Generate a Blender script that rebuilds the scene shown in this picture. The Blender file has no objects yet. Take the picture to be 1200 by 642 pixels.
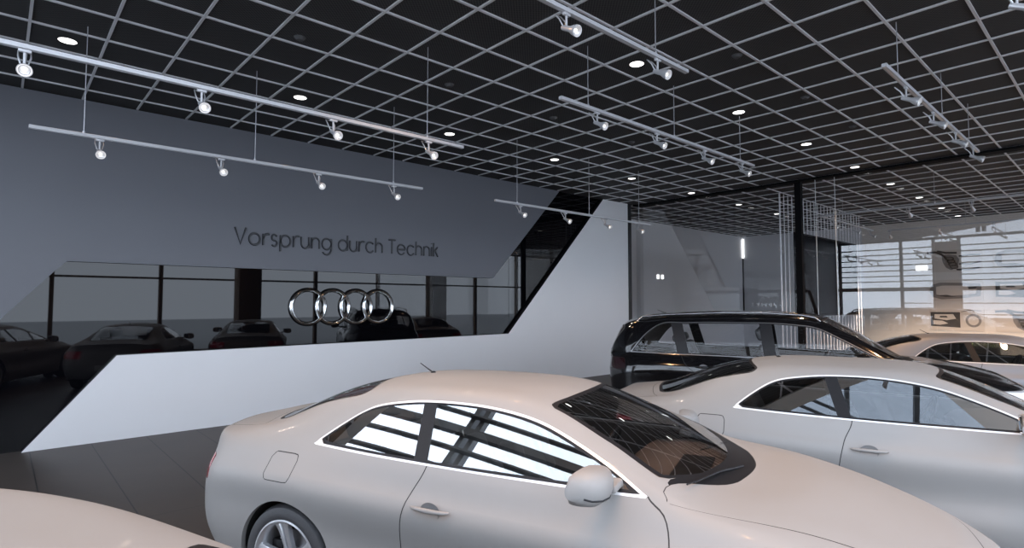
import bpy, bmesh, math, random
import numpy as np
from mathutils import Vector, Matrix
random.seed(3)
PI = math.pi
SC = bpy.context.scene
COL = SC.collection

# ------------------------------------------------------------------ camera
CAM_H = 1.85
cam_data = bpy.data.cameras.new('camera')
cam = bpy.data.objects.new('camera', cam_data)
COL.objects.link(cam)
cam.location = (0, 0, CAM_H)
cam.rotation_euler = (math.radians(90 + 2.932), 0, math.radians(47.904 - 90))
cam_data.sensor_width = 36
cam_data.lens = 666.7 * 36 / 1200
cam_data.clip_start = .02
SC.camera = cam

# ------------------------------------------------------------------ materials
MATS = {}

def nodes_of(name):
    m = bpy.data.materials.new(name)
    m.use_nodes = True
    return m, m.node_tree.nodes, m.node_tree.links


def pbr(name, col, rough=.5, metal=0., coat=0., spec=.5, var=0., scale=6., bump=0., bscale=60., emit=None, estr=0.):
    m, n, l = nodes_of(name)
    b = n['Principled BSDF']
    b.inputs['Base Color'].default_value = (*col, 1)
    b.inputs['Roughness'].default_value = rough
    b.inputs['Metallic'].default_value = metal
    b.inputs['Coat Weight'].default_value = coat
    b.inputs['Coat Roughness'].default_value = .06
    b.inputs['Specular IOR Level'].default_value = spec
    tc = n.new('ShaderNodeTexCoord')
    if var:
        t = n.new('ShaderNodeTexNoise'); t.inputs['Scale'].default_value = scale; t.inputs['Detail'].default_value = 4
        r = n.new('ShaderNodeMapRange')
        r.inputs['To Min'].default_value = 1 - var; r.inputs['To Max'].default_value = 1 + var
        mx = n.new('ShaderNodeMix'); mx.data_type = 'RGBA'; mx.blend_type = 'MULTIPLY'; mx.inputs[0].default_value = 1
        mx.inputs[6].default_value = (*col, 1)
        l.new(tc.outputs['Object'], t.inputs['Vector']); l.new(t.outputs['Fac'], r.inputs['Value'])
        l.new(r.outputs['Result'], mx.inputs[7]); l.new(mx.outputs[2], b.inputs['Base Color'])
    if bump:
        t = n.new('ShaderNodeTexNoise'); t.inputs['Scale'].default_value = bscale
        bp = n.new('ShaderNodeBump'); bp.inputs['Strength'].default_value = bump; bp.inputs['Distance'].default_value = .005
        l.new(tc.outputs['Object'], t.inputs['Vector']); l.new(t.outputs['Fac'], bp.inputs['Height']); l.new(bp.outputs['Normal'], b.inputs['Normal'])
    if emit:
        b.inputs['Emission Color'].default_value = (*emit, 1)
        b.inputs['Emission Strength'].default_value = estr
        m.cycles.emission_sampling = 'NONE'
    MATS[name] = m
    return m


def thin_glass(name, tint, lo, hi, rough=0., gcol=(1, 1, 1)):
    """clear pane: transmits the tint straight through, mirrors by angle between lo and hi"""
    m, n, l = nodes_of(name)
    n.remove(n['Principled BSDF'])
    out = n['Material Output']
    tr = n.new('ShaderNodeBsdfTransparent'); tr.inputs[0].default_value = (*tint, 1)
    gl = n.new('ShaderNodeBsdfGlossy'); gl.inputs['Color'].default_value = (*gcol, 1); gl.inputs['Roughness'].default_value = rough
    lw = n.new('ShaderNodeLayerWeight'); lw.inputs['Blend'].default_value = .35
    mr = n.new('ShaderNodeMapRange'); mr.inputs['To Min'].default_value = lo; mr.inputs['To Max'].default_value = hi
    mx = n.new('ShaderNodeMixShader')
    l.new(lw.outputs['Facing'], mr.inputs['Value']); l.new(mr.outputs['Result'], mx.inputs[0])
    l.new(tr.outputs[0], mx.inputs[1]); l.new(gl.outputs[0], mx.inputs[2]); l.new(mx.outputs[0], out.inputs['Surface'])
    MATS[name] = m
    return m


M_PEARL = pbr('pearl_paint', (.256, .247, .241), .55, 0., .04, var=.01, scale=300)
M_SILVER = pbr('silver_paint', (.27, .285, .315), .42, .2, .2, var=.02, scale=300)
M_BLACKP = pbr('black_paint', (.005, .005, .006), .10, 0, .25, spec=.6, var=.02, scale=200)
M_SEAM = pbr('seam_black', (.012, .012, .013), .7, var=.05)
M_TRIM = pbr('black_trim', (.014, .014, .016), .42, spec=.22, var=.05)
M_CHROME = pbr('bright_chrome', (.86, .87, .88), .13, 1., var=.01)
M_STRIP = pbr('bright_trim_strip', (.82, .82, .83), .35, .25, .5, var=.01)
M_RUBBER = pbr('tire_rubber', (.05, .05, .054), .62, var=.2, scale=40, bump=.2, bscale=160)
M_RIM = pbr('alloy_rim', (.62, .63, .66), .3, .65, .3, var=.02)
M_DISC = pbr('brake_steel', (.35, .35, .36), .35, .9, var=.1, scale=30)
M_WELL = pbr('wheel_well', (.006, .006, .006), .9, var=.1)
M_INT = pbr('interior_plastic', (.085, .076, .072), .6, var=.1, scale=30, bump=.1, bscale=300)
M_DASH = pbr('dash_plastic', (.13, .112, .105), .55, var=.1, scale=30, bump=.1, bscale=300)
M_SEAT = pbr('seat_leather', (.13, .13, .135), .5, var=.1, scale=12, bump=.15, bscale=120)
M_TAIL = pbr('tail_red', (.42, .02, .035), .12, 0, 1., var=.05, emit=(.6, .02, .05), estr=.12)
M_HEAD = pbr('headlight_clear', (.55, .57, .6), .08, .4, 1., var=.1, scale=20)
M_PLATE = pbr('plate_white', (.7, .7, .7), .5, var=.03)
M_GLASS = thin_glass('car_glass', (.62, .64, .64), .30, .92)
M_WSGLASS = thin_glass('windscreen_glass', (.82, .78, .75), .02, .8)
M_TINT = thin_glass('tinted_car_glass', (.60, .56, .53), .09, .7)
M_MIRROR = pbr('mirror_glass', (.8, .8, .82), .02, 1., var=.01)

# ------------------------------------------------------------------ object helpers
def tag(o, label=None, cat=None, group=None, kind=None):
    if label: o['label'] = label
    if cat: o['category'] = cat
    if group: o['group'] = group
    if kind: o['kind'] = kind
    return o


def empty(name, loc=(0, 0, 0), rz=0., label=None, cat=None, group=None):
    o = bpy.data.objects.new(name, None)
    COL.objects.link(o)
    o.location = loc
    o.rotation_euler = (0, 0, rz)
    o.empty_display_size = .2
    return tag(o, label, cat, group)


class MB:
    """collects shapes that become ONE mesh object"""
    def __init__(self):
        self.v = []; self.f = []; self.m = []; self.s = []

    def add(self, V, F, mi=0, smooth=False, mat=None):
        k = len(self.v)
        for p in V:
            p = Vector(p)
            self.v.append(tuple(mat @ p if mat else p))
        for f in F:
            self.f.append(tuple(i + k for i in f)); self.m.append(mi); self.s.append(smooth)
        return self

    def box(self, lo, hi, mi=0, bev=0., seg=2, mat=None):
        lo = Vector(lo); hi = Vector(hi)
        if bev <= 0:
            x0, y0, z0 = lo; x1, y1, z1 = hi
            V = [(x0, y0, z0), (x1, y0, z0), (x1, y1, z0), (x0, y1, z0), (x0, y0, z1), (x1, y0, z1), (x1, y1, z1), (x0, y1, z1)]
            F = [(0, 3, 2, 1), (4, 5, 6, 7), (0, 1, 5, 4), (1, 2, 6, 5), (2, 3, 7, 6), (3, 0, 4, 7)]
            return self.add(V, F, mi, False, mat)
        bm = bmesh.new()
        bmesh.ops.create_cube(bm, size=1)
        d = hi - lo; c = (hi + lo) / 2
        for v in bm.verts: v.co = Vector((v.co.x * d.x, v.co.y * d.y, v.co.z * d.z)) + c
        bmesh.ops.bevel(bm, geom=bm.edges[:], offset=min(bev, min(d) * .49), segments=seg, profile=.5, affect='EDGES')
        bm.verts.index_update()
        self.add([v.co for v in bm.verts], [tuple(v.index for v in f.verts) for f in bm.faces], mi, True, mat)
        bm.free()
        return self

    def prism(self, poly, axis, a, b, mi=0):
        """polygon in the plane normal to axis ('x','y','z'), extruded from a to b"""
        n = len(poly)
        def P(q, t):
            return {'x': (t, q[0], q[1]), 'y': (q[0], t, q[1]), 'z': (q[0], q[1], t)}[axis]
        V = [P(q, a) for q in poly] + [P(q, b) for q in poly]
        F = [tuple(range(n)), tuple(range(2 * n - 1, n - 1, -1))] + [(i, i + n, (i + 1) % n + n, (i + 1) % n) for i in range(n)]
        bm = bmesh.new()
        vs = [bm.verts.new(p) for p in V]
        for f in F: bm.faces.new([vs[i] for i in f])
        bmesh.ops.recalc_face_normals(bm, faces=bm.faces[:])
        bm.verts.index_update()
        self.add([v.co for v in bm.verts], [tuple(v.index for v in f.verts) for f in bm.faces], mi)
        bm.free()
        return self

    def tube(self, pts, r, seg=8, mi=0, closed=False, mat=None, caps=True):
        P = [Vector(p) for p in pts]; n = len(P)
        R = r if isinstance(r, (list, tuple)) else [r] * n
        V = []; ref = None
        for i in range(n):
            if closed: t = P[(i + 1) % n] - P[i - 1]
            else: t = P[min(i + 1, n - 1)] - P[max(i - 1, 0)]
            t.normalize()
            if ref is None:
                ref = Vector((0, 0, 1)) if abs(t.z) < .9 else Vector((1, 0, 0))
            a = ref - t * ref.dot(t); a.normalize(); b = t.cross(a); ref = a
            for k in range(seg):
                w = 2 * PI * k / seg
                V.append(P[i] + (a * math.cos(w) + b * math.sin(w)) * R[i])
        F = []
        for i in range(n if closed else n - 1):
            j = (i + 1) % n
            for k in range(seg):
                k2 = (k + 1) % seg
                F.append((i * seg + k, i * seg + k2, j * seg + k2, j * seg + k))
        if not closed and caps:
            F.append(tuple(range(seg - 1, -1, -1))); F.append(tuple((n - 1) * seg + k for k in range(seg)))
        return self.add(V, F, mi, True, mat)

    def lathe(self, prof, seg=32, mi=0, mat=None, close=False):
        """profile of (radius, height) turned about local z"""
        n = len(prof); V = []
        for (r, z) in prof:
            for k in range(seg):
                w = 2 * PI * k / seg
                V.append((r * math.cos(w), r * math.sin(w), z))
        F = []
        for i in range(n if close else n - 1):
            j = (i + 1) % n
            for k in range(seg):
                k2 = (k + 1) % seg
                F.append((i * seg + k, i * seg + k2, j * seg + k2, j * seg + k))
        return self.add(V, F, mi, True, mat)

    def ellipsoid(self, c, r, seg=20, rings=12, mi=0, mat=None, p=2.):
        V = []; F = []
        def sp(x): return math.copysign(abs(x) ** (2 / p), x)
        for i in range(rings + 1):
            a = -PI / 2 + PI * i / rings
            for k in range(seg):
                w = 2 * PI * k / seg
                V.append((c[0] + r[0] * sp(math.cos(a)) * sp(math.cos(w)), c[1] + r[1] * sp(math.cos(a)) * sp(math.sin(w)), c[2] + r[2] * sp(math.sin(a))))
        for i in range(rings):
            for k in range(seg):
                k2 = (k + 1) % seg
                F.append((i * seg + k, i * seg + k2, (i + 1) * seg + k2, (i + 1) * seg + k))
        return self.add(V, F, mi, True, mat)

    def build(self, name, mats, parent=None, label=None, cat=None, group=None, kind=None):
        me = bpy.data.meshes.new(name)
        me.from_pydata(self.v, [], self.f)
        if not isinstance(mats, (list, tuple)): mats = [mats]
        for m in mats: me.materials.append(m)
        me.polygons.foreach_set('material_index', self.m)
        me.polygons.foreach_set('use_smooth', self.s)
        if any(self.s):
            try: me.set_sharp_from_angle(angle=math.radians(40))
            except Exception: pass
        me.update()
        o = bpy.data.objects.new(name, me)
        COL.objects.link(o)
        if parent: o.parent = parent
        return tag(o, label, cat, group, kind)


def copy_tree(o, parent=None, swap=None):
    c = o.copy()
    COL.objects.link(c)
    c.parent = parent
    if swap and c.type == 'MESH':
        for i, s in enumerate(c.material_slots):
            if s.material in swap:
                new = swap[s.material]
                s.link = 'OBJECT'; s.material = new
    for ch in list(o.children): copy_tree(ch, c, swap)
    return c

# ------------------------------------------------------------------ car surfaces
def hermite(P, sub):
    """P: (n,m,3) control rows, smooth curve through axis 0 with own chord knots per column; sub[i] = cells in interval i.
    Returns dense (N,m,3) and parameter list."""
    n, m, _ = P.shape
    h = np.maximum(np.linalg.norm(np.diff(P, axis=0), axis=2), 1e-4)[:, :, None]
    s = np.diff(P, axis=0) / h
    d = np.zeros_like(P)
    d[1:-1] = (h[1:] * s[:-1] + h[:-1] * s[1:]) / (h[1:] + h[:-1])
    d[0] = 2 * s[0] - d[1] if n > 2 else s[0]
    d[-1] = 2 * s[-1] - d[-2] if n > 2 else s[-1]
    out = []; par = []
    for i in range(n - 1):
        if sub[i] == 0: continue
        for k in range(sub[i]):
            t = k / sub[i]
            out.append((2 * t**3 - 3 * t**2 + 1) * P[i] + (t**3 - 2 * t**2 + t) * h[i] * d[i] + (-2 * t**3 + 3 * t**2) * P[i + 1] + (t**3 - t**2) * h[i] * d[i + 1])
            par.append(i + t)
    last = max(i for i in range(n - 1) if sub[i]) + 1
    out.append(P[last].copy()); par.append(float(last))
    return np.array(out), np.array(par)


FLIP = np.array([1., -1., 1.])

class Piece:
    def __init__(s, V, N, U, F): s.V = V; s.N = N; s.U = U; s.F = F

    def mirror(s):
        return Piece(s.V * FLIP, s.N * FLIP, s.U.copy(), [f[::-1] for f in s.F])

    def offset(s, d):
        return Piece(s.V - s.N * d, -s.N, s.U, [f[::-1] for f in s.F])

    def take(s, F):
        if not F: return Piece(np.zeros((0, 3)), np.zeros((0, 3)), np.zeros((0, 2)), [])
        idx = np.unique(np.array([i for f in F for i in f]))
        mp = {int(a): b for b, a in enumerate(idx)}
        return Piece(s.V[idx], s.N[idx], s.U[idx], [tuple(mp[i] for i in f) for f in F])


def split(p, func):
    """cut a piece along func = 0 -> (negative side, positive side)"""
    if not p.F: return p, p
    f = np.asarray(func(p), float)
    f = np.where(np.abs(f) < 1e-6, 1e-6, f)
    pos = f > 0
    V = list(p.V); N = list(p.N); U = list(p.U)
    A = []; B = []; cache = {}
    def cross(a, b):
        k = (a, b) if a < b else (b, a)
        if k not in cache:
            i, j = k; t = f[i] / (f[i] - f[j])
            cache[k] = len(V)
            V.append(p.V[i] * (1 - t) + p.V[j] * t)
            q = p.N[i] * (1 - t) + p.N[j] * t
            N.append(q / (np.linalg.norm(q) + 1e-9)); U.append(p.U[i] * (1 - t) + p.U[j] * t)
        return cache[k]
    for face in p.F:
        c = sum(pos[i] for i in face)
        if c == 0: A.append(face)
        elif c == len(face): B.append(face)
        else:
            fa = []; fb = []
            for q in range(len(face)):
                i = face[q]; j = face[(q + 1) % len(face)]
                (fb if pos[i] else fa).append(i)
                if pos[i] != pos[j]:
                    x = cross(i, j); fa.append(x); fb.append(x)
            if len(fa) > 2: A.append(tuple(fa))
            if len(fb) > 2: B.append(tuple(fb))
    full = Piece(np.array(V), np.array(N), np.array(U), [])
    return full.take(A), full.take(B)


def sdf(P, poly):
    """signed distance of points (n,2) to a closed polygon, negative inside"""
    poly = np.array(poly, float)
    a = poly; b = np.roll(poly, -1, axis=0)
    d = np.full(len(P), 1e9); inside = np.zeros(len(P), bool)
    for (p, q) in zip(a, b):
        e = q - p; w = P - p
        t = np.clip((w @ e) / max(e @ e, 1e-12), 0, 1)
        d = np.minimum(d, np.linalg.norm(w - t[:, None] * e, axis=1))
        c = ((p[1] > P[:, 1]) != (q[1] > P[:, 1]))
        with np.errstate(divide='ignore', invalid='ignore'):
            xi = (q[0] - p[0]) * (P[:, 1] - p[1]) / (q[1] - p[1] + 1e-15) + p[0]
        inside ^= c & (P[:, 0] < xi)
    return np.where(inside, -d, d)


def smooth_poly(pts, corners=(), n=6):
    """closed polygon, rounded through its points except at the listed corner indices"""
    pts = [np.array(p, float) for p in pts]; N = len(pts); out = []
    for i in range(N):
        p0, p1, p2, p3 = pts[i - 1], pts[i], pts[(i + 1) % N], pts[(i + 2) % N]
        L = np.linalg.norm(p2 - p1)
        def tan(a, b, c):
            h0 = np.linalg.norm(b - a); h1 = np.linalg.norm(c - b)
            return (h1 * (b - a) / h0 + h0 * (c - b) / h1) / (h0 + h1)
        m1 = (p2 - p1) / L if i in corners else tan(p0, p1, p2)
        m2 = (p2 - p1) / L if (i + 1) % N in corners else tan(p1, p2, p3)
        for k in range(n):
            t = k / n
            out.append((2 * t**3 - 3 * t**2 + 1) * p1 + (t**3 - 2 * t**2 + t) * L * m1 + (-2 * t**3 + 3 * t**2) * p2 + (t**3 - t**2) * L * m2)
    return np.array(out)


def piece_obj(name, parts, parent=None, label=None):
    """parts: list of (Piece, material) -> one mesh with the surface's own normals"""
    parts = [(p, m) for p, m in parts if p.F]
    if not parts: return None
    mats = []; V = []; N = []; F = []; MI = []; k = 0
    for p, m in parts:
        if m not in mats: mats.append(m)
        V.append(p.V); N.append(p.N)
        F += [tuple(i + k for i in f) for f in p.F]; MI += [mats.index(m)] * len(p.F); k += len(p.V)
    V = np.concatenate(V); N = np.concatenate(N)
    me = bpy.data.meshes.new(name)
    me.from_pydata(V.tolist(), [], F)
    for m in mats: me.materials.append(m)
    me.polygons.foreach_set('material_index', MI)
    me.polygons.foreach_set('use_smooth', [True] * len(F))
    me.update()
    N = N / (np.linalg.norm(N, axis=1, keepdims=True) + 1e-9)
    me.normals_split_custom_set_from_vertices(N.tolist())
    o = bpy.data.objects.new(name, me)
    COL.objects.link(o)
    if parent: o.parent = parent
    if label: o['label'] = label
    return o


def car_surface(A, B, res=.028):
    """A: lines 0..5 (side, wrapping round nose and tail) each 16 points; B: lines 6..9 each 12 points (stations 2..13).
    Returns the half shell (y>0) as a Piece with param (station, line)."""
    A = np.array(A, float).transpose(1, 0, 2)       # 16 x 6 x 3
    B = np.array(B, float).transpose(1, 0, 2)       # 12 x 4 x 3
    ch = np.linalg.norm(np.diff(A, axis=0), axis=2).mean(1)
    subI = [max(3, int(round(c / res))) for c in ch]
    gA = np.concatenate([A[1:2] * FLIP, A, A[-2:-1] * FLIP])
    DA, pu = hermite(gA, [0] + subI + [0]); pu = pu - 1
    DB, pub = hermite(B, subI[2:13]); pub = pub + 2
    i0 = int(np.argmin(abs(pu - 2))); i1 = int(np.argmin(abs(pu - 13)))
    assert i1 - i0 + 1 == len(DB)
    top = DA[i0:i1 + 1]
    full = np.concatenate([top, DB], axis=1).transpose(1, 0, 2)       # 10 x nu x 3
    full = np.concatenate([full, full[-2:-1] * FLIP])
    chj = np.linalg.norm(np.diff(full[:10], axis=0), axis=2).mean(1)
    subJ = [max(2, int(round(c / res))) for c in chj]
    DF, pv = hermite(full, subJ + [0])
    low = DA.transpose(1, 0, 2)
    DL, pvl = hermite(low, subJ[:5])
    nL = len(pvl)
    GA = DL.copy()                                    # (nvA, nuA, 3)
    GA[:, i0:i1 + 1] = DF[:nL]
    # blend the last columns towards the wrap so the two solutions meet
    GB = DF[nL - 1:].copy()
    pvb = pv[nL - 1:]
    # snap the end rows of the top onto the lip curves
    def snap(curve, row):
        c = np.concatenate([[0], np.cumsum(np.linalg.norm(np.diff(curve, axis=0), axis=1))])
        r = np.concatenate([[0], np.cumsum(np.linalg.norm(np.diff(row, axis=0), axis=1))])
        t = r / r[-1] * c[-1]
        return np.stack([np.interp(t, c, curve[:, k]) for k in range(3)], axis=1)
    lip_r = GA[-1, :i0 + 1][::-1]; lip_f = GA[-1, i1:]
    e0 = snap(lip_r, GB[:, 0]); e1 = snap(lip_f, GB[:, -1])
    d0 = e0 - GB[:, 0]; d1 = e1 - GB[:, -1]
    for k in range(6):
        w = (1 - k / 6) ** 2
        GB[:, k] += w * d0; GB[:, -1 - k] += w * d1
    nvA, nuA = GA.shape[:2]; nvB, nuB = GB.shape[:2]
    V = [GA.reshape(-1, 3)]; U = [np.stack([np.tile(pu, nvA), np.repeat(pvl, nuA)], 1)]
    idA = np.arange(nvA * nuA).reshape(nvA, nuA)
    idB = np.zeros((nvB, nuB), int)
    idB[0] = idA[-1, i0:i1 + 1]
    k = nvA * nuA
    idB[1:] = k + np.arange((nvB - 1) * nuB).reshape(nvB - 1, nuB)
    V.append(GB[1:].reshape(-1, 3)); U.append(np.stack([np.tile(pu[i0:i1 + 1], nvB - 1), np.repeat(pvb[1:], nuB)], 1))
    V = np.concatenate(V); U = np.concatenate(U)
    F = []
    for ids in (idA, idB):
        a = ids[:-1, :-1]; b = ids[1:, :-1]; c = ids[1:, 1:]; d = ids[:-1, 1:]
        F += [tuple(int(i) for i in q) for q in np.stack([a, b, c, d], -1).reshape(-1, 4)]
    V[:, 1] = np.maximum(V[:, 1], 0)
    fa = np.array(F)
    fn = np.cross(V[fa[:, 2]] - V[fa[:, 0]], V[fa[:, 3]] - V[fa[:, 1]])
    N = np.zeros_like(V)
    for c in range(4): np.add.at(N, fa[:, c], fn)
    N[V[:, 1] < 1e-4, 1] = 0
    N /= np.linalg.norm(N, axis=1, keepdims=True) + 1e-12
    return Piece(V, N, U, F)


def flange(piece, func, y_in, tol=1.2e-3, mat_lip=None, mat_in=None):
    """strip from the cut edge (where func is 0) straight in to y_in"""
    f = np.abs(func(piece)); on = f < tol
    edges = {}
    for face in piece.F:
        for q in range(len(face)):
            a, b = face[q], face[(q + 1) % len(face)]
            if on[a] and on[b]:
                k = (min(a, b), max(a, b)); edges[k] = None if k in edges else (a, b)
    V = []; N = []; F = []; F2 = []
    mp = {}
    def vid(i, t):
        if (i, t) not in mp:
            p = piece.V[i].copy()
            if t == 1: p[1] = p[1] - .03
            if t == 2: p[1] = y_in
            mp[(i, t)] = len(V); V.append(p)
        return mp[(i, t)]
    for e in edges.values():
        if e is None: continue
        a, b = e
        F.append((vid(b, 0), vid(a, 0), vid(a, 1), vid(b, 1)))
        F2.append((vid(b, 1), vid(a, 1), vid(a, 2), vid(b, 2)))
    return V, F, F2

def quad_fit(ref):
    """smooth quadratic skin y(x, z) through a window's points"""
    x, y, z = ref.V[:, 0], ref.V[:, 1], ref.V[:, 2]
    def basis(x, z): return np.stack([np.ones_like(x), x, z, x * x, x * z, z * z], 1)
    k = np.linalg.lstsq(basis(x, z), y, rcond=None)[0]
    def apply(p, off=.004):
        V = p.V.copy(); x, z = V[:, 0], V[:, 2]
        V[:, 1] = basis(x, z) @ k - off
        nx = -(k[1] + 2 * k[3] * x + k[4] * z); nz = -(k[2] + k[4] * x + 2 * k[5] * z)
        N = np.stack([nx, np.ones_like(nx), nz], 1); N /= np.linalg.norm(N, axis=1, keepdims=True)
        return Piece(V, N, p.U, p.F)
    return apply

def screen_fit(ref):
    """smooth skin z(x, y) through a windscreen's points (symmetric in y)"""
    x, y, z = ref.V.T; x0 = x.mean()
    def basis(x, y):
        t = x - x0
        return np.stack([np.ones_like(t), t, t * t, y * y, t * y * y, y ** 4, t ** 3, t * t * y * y, t * y ** 4, t ** 4], 1)
    k = np.linalg.lstsq(basis(x, y), z, rcond=None)[0]
    def apply(p):
        V = p.V.copy(); x, y = V[:, 0], V[:, 1]; t = x - x0
        V[:, 2] = basis(x, y) @ k
        e = 1e-4; zx = (basis(x + e, y) @ k - V[:, 2]) / e; zy = (basis(x, y + e) @ k - V[:, 2]) / e
        N = np.stack([-zx, -zy, np.ones_like(zx)], 1); N /= np.linalg.norm(N, axis=1, keepdims=True)
        return Piece(V, N, p.U, p.F)
    return apply

# ------------------------------------------------------------------ wheel
def make_wheel(parent, name, loc, side, r_t, r_r, width, spokes=5):
    """wheel whose outer face looks to +y*side"""
    root = bpy.data.objects.new(name, None)
    COL.objects.link(root); root.parent = parent
    root.location = loc
    R = Matrix.Rotation(-PI / 2 * side, 4, 'X')      # local +z -> +y*side
    w = width / 2
    t = MB()
    sw = .02
    t.lathe([(r_r - .004, -w + .012), (r_r + .012, -w + .004), (r_t - .05, -w - .002), (r_t - .016, -w + .012), (r_t - .003, -w + .04), (r_t, 0), (r_t - .003, w - .04), (r_t - .016, w - .012), (r_t - .05, w + .002), (r_r + .012, w - .004), (r_r - .004, w - .012)], 56, 0, R)
    for q in (-.06, -.02, .02, .06):
        t.lathe([(r_t - .001, q - .004), (r_t + .0012, q), (r_t - .001, q + .004)], 56, 1, R)
    t.build('tire', [M_RUBBER, M_WELL], root)
    m = MB()
    m.lathe([(r_r - .004, -w + .012), (r_r - .03, -w + .03), (r_r - .035, w - .05), (r_r - .018, w - .016), (r_r - .006, w - .004), (r_r + .003, w - .006), (r_r + .004, w - .014)], 56, 0, R)
    m.lathe([(0, w - .030), (.030, w - .031), (.034, w - .037), (.058, w - .045), (.066, w - .075), (.066, w - .12)], 32, 0, R)
    for k in range(spokes):
        a = 2 * PI * k / spokes + PI / 2 + .2
        T = R @ Matrix.Rotation(a, 4, 'Z')
        # a broad tapering spoke with a raised ridge on either flank
        sec = []
        for (rr, hw, z) in ((.045, .034, -.046), (.09, .032, -.042), (.14, .034, -.034), (.19, .042, -.026), (r_r - .02, .058, -.018)):
            sec.append([(rr, -hw, w + z - .035), (rr, -hw, w + z - .006), (rr, -hw * .72, w + z), (rr, -hw * .30, w + z - .001), (rr, -hw * .16, w + z - .014), (rr, hw * .16, w + z - .014), (rr, hw * .30, w + z - .001), (rr, hw * .72, w + z), (rr, hw, w + z - .006), (rr, hw, w + z - .035)])
        V = [p for s_ in sec for p in s_]; n = 10; F = []
        for i in range(len(sec) - 1):
            for q in range(n):
                q2 = (q + 1) % n
                F.append((i * n + q, (i + 1) * n + q, (i + 1) * n + q2, i * n + q2))
        m.add(V, F, 0, True, T)
    m.build('rim', M_RIM, root)
    c = MB(); c.lathe([(0, w - .024), (.02, w - .0245), (.027, w - .027), (.03, w - .032)], 24, 0, R)
    c.build('hub_cap', M_CHROME, root)
    d = MB(); d.lathe([(.05, w - .10), (.165, w - .10), (.165, w - .125), (.05, w - .125)], 40, 0, R, True)
    d.box((-.19, -.05, w - .14), (-.10, .09, w - .085), 1, .012, 2, R)
    d.build('brake_disc', [M_DISC, M_TRIM], root)
    return root

# ------------------------------------------------------------------ interior bits
def rot_at(c, axis, ang):
    return Matrix.Translation(c) @ Matrix.Rotation(ang, 4, axis)


def make_seat(parent, x, y, z, back=.62, name='front_seat', head=True, w=.5):
    s = MB()
    s.box((-.02, -w / 2, -.10), (.50, w / 2, .07), 0, .06, 3, Matrix.Translation((x, y, z)))
    T = Matrix.Translation((x, y, z)) @ Matrix.Rotation(-.32, 4, 'Y')
    s.box((-.08, -w / 2 + .02, -.02), (.07, w / 2 - .02, back), 0, .06, 3, T)
    for q in (-1, 1):
        s.box((-.05, q * (w / 2 - .04) - .045, .05), (.11, q * (w / 2 - .04) + .045, back - .12), 0, .04, 3, T)
    o = s.build(name, M_SEAT, parent)
    if head:
        h = MB()
        h.box((-.05, -.13, back + .04), (.055, .13, back + .22), 0, .05, 3, T)
        for q in (-.05, .05): h.tube([T @ Vector((0, q, back - .02)), T @ Vector((0, q, back + .07))], .006, 8, 1)
        h.build('headrest', [M_SEAT, M_CHROME], o)
    return o


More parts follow.
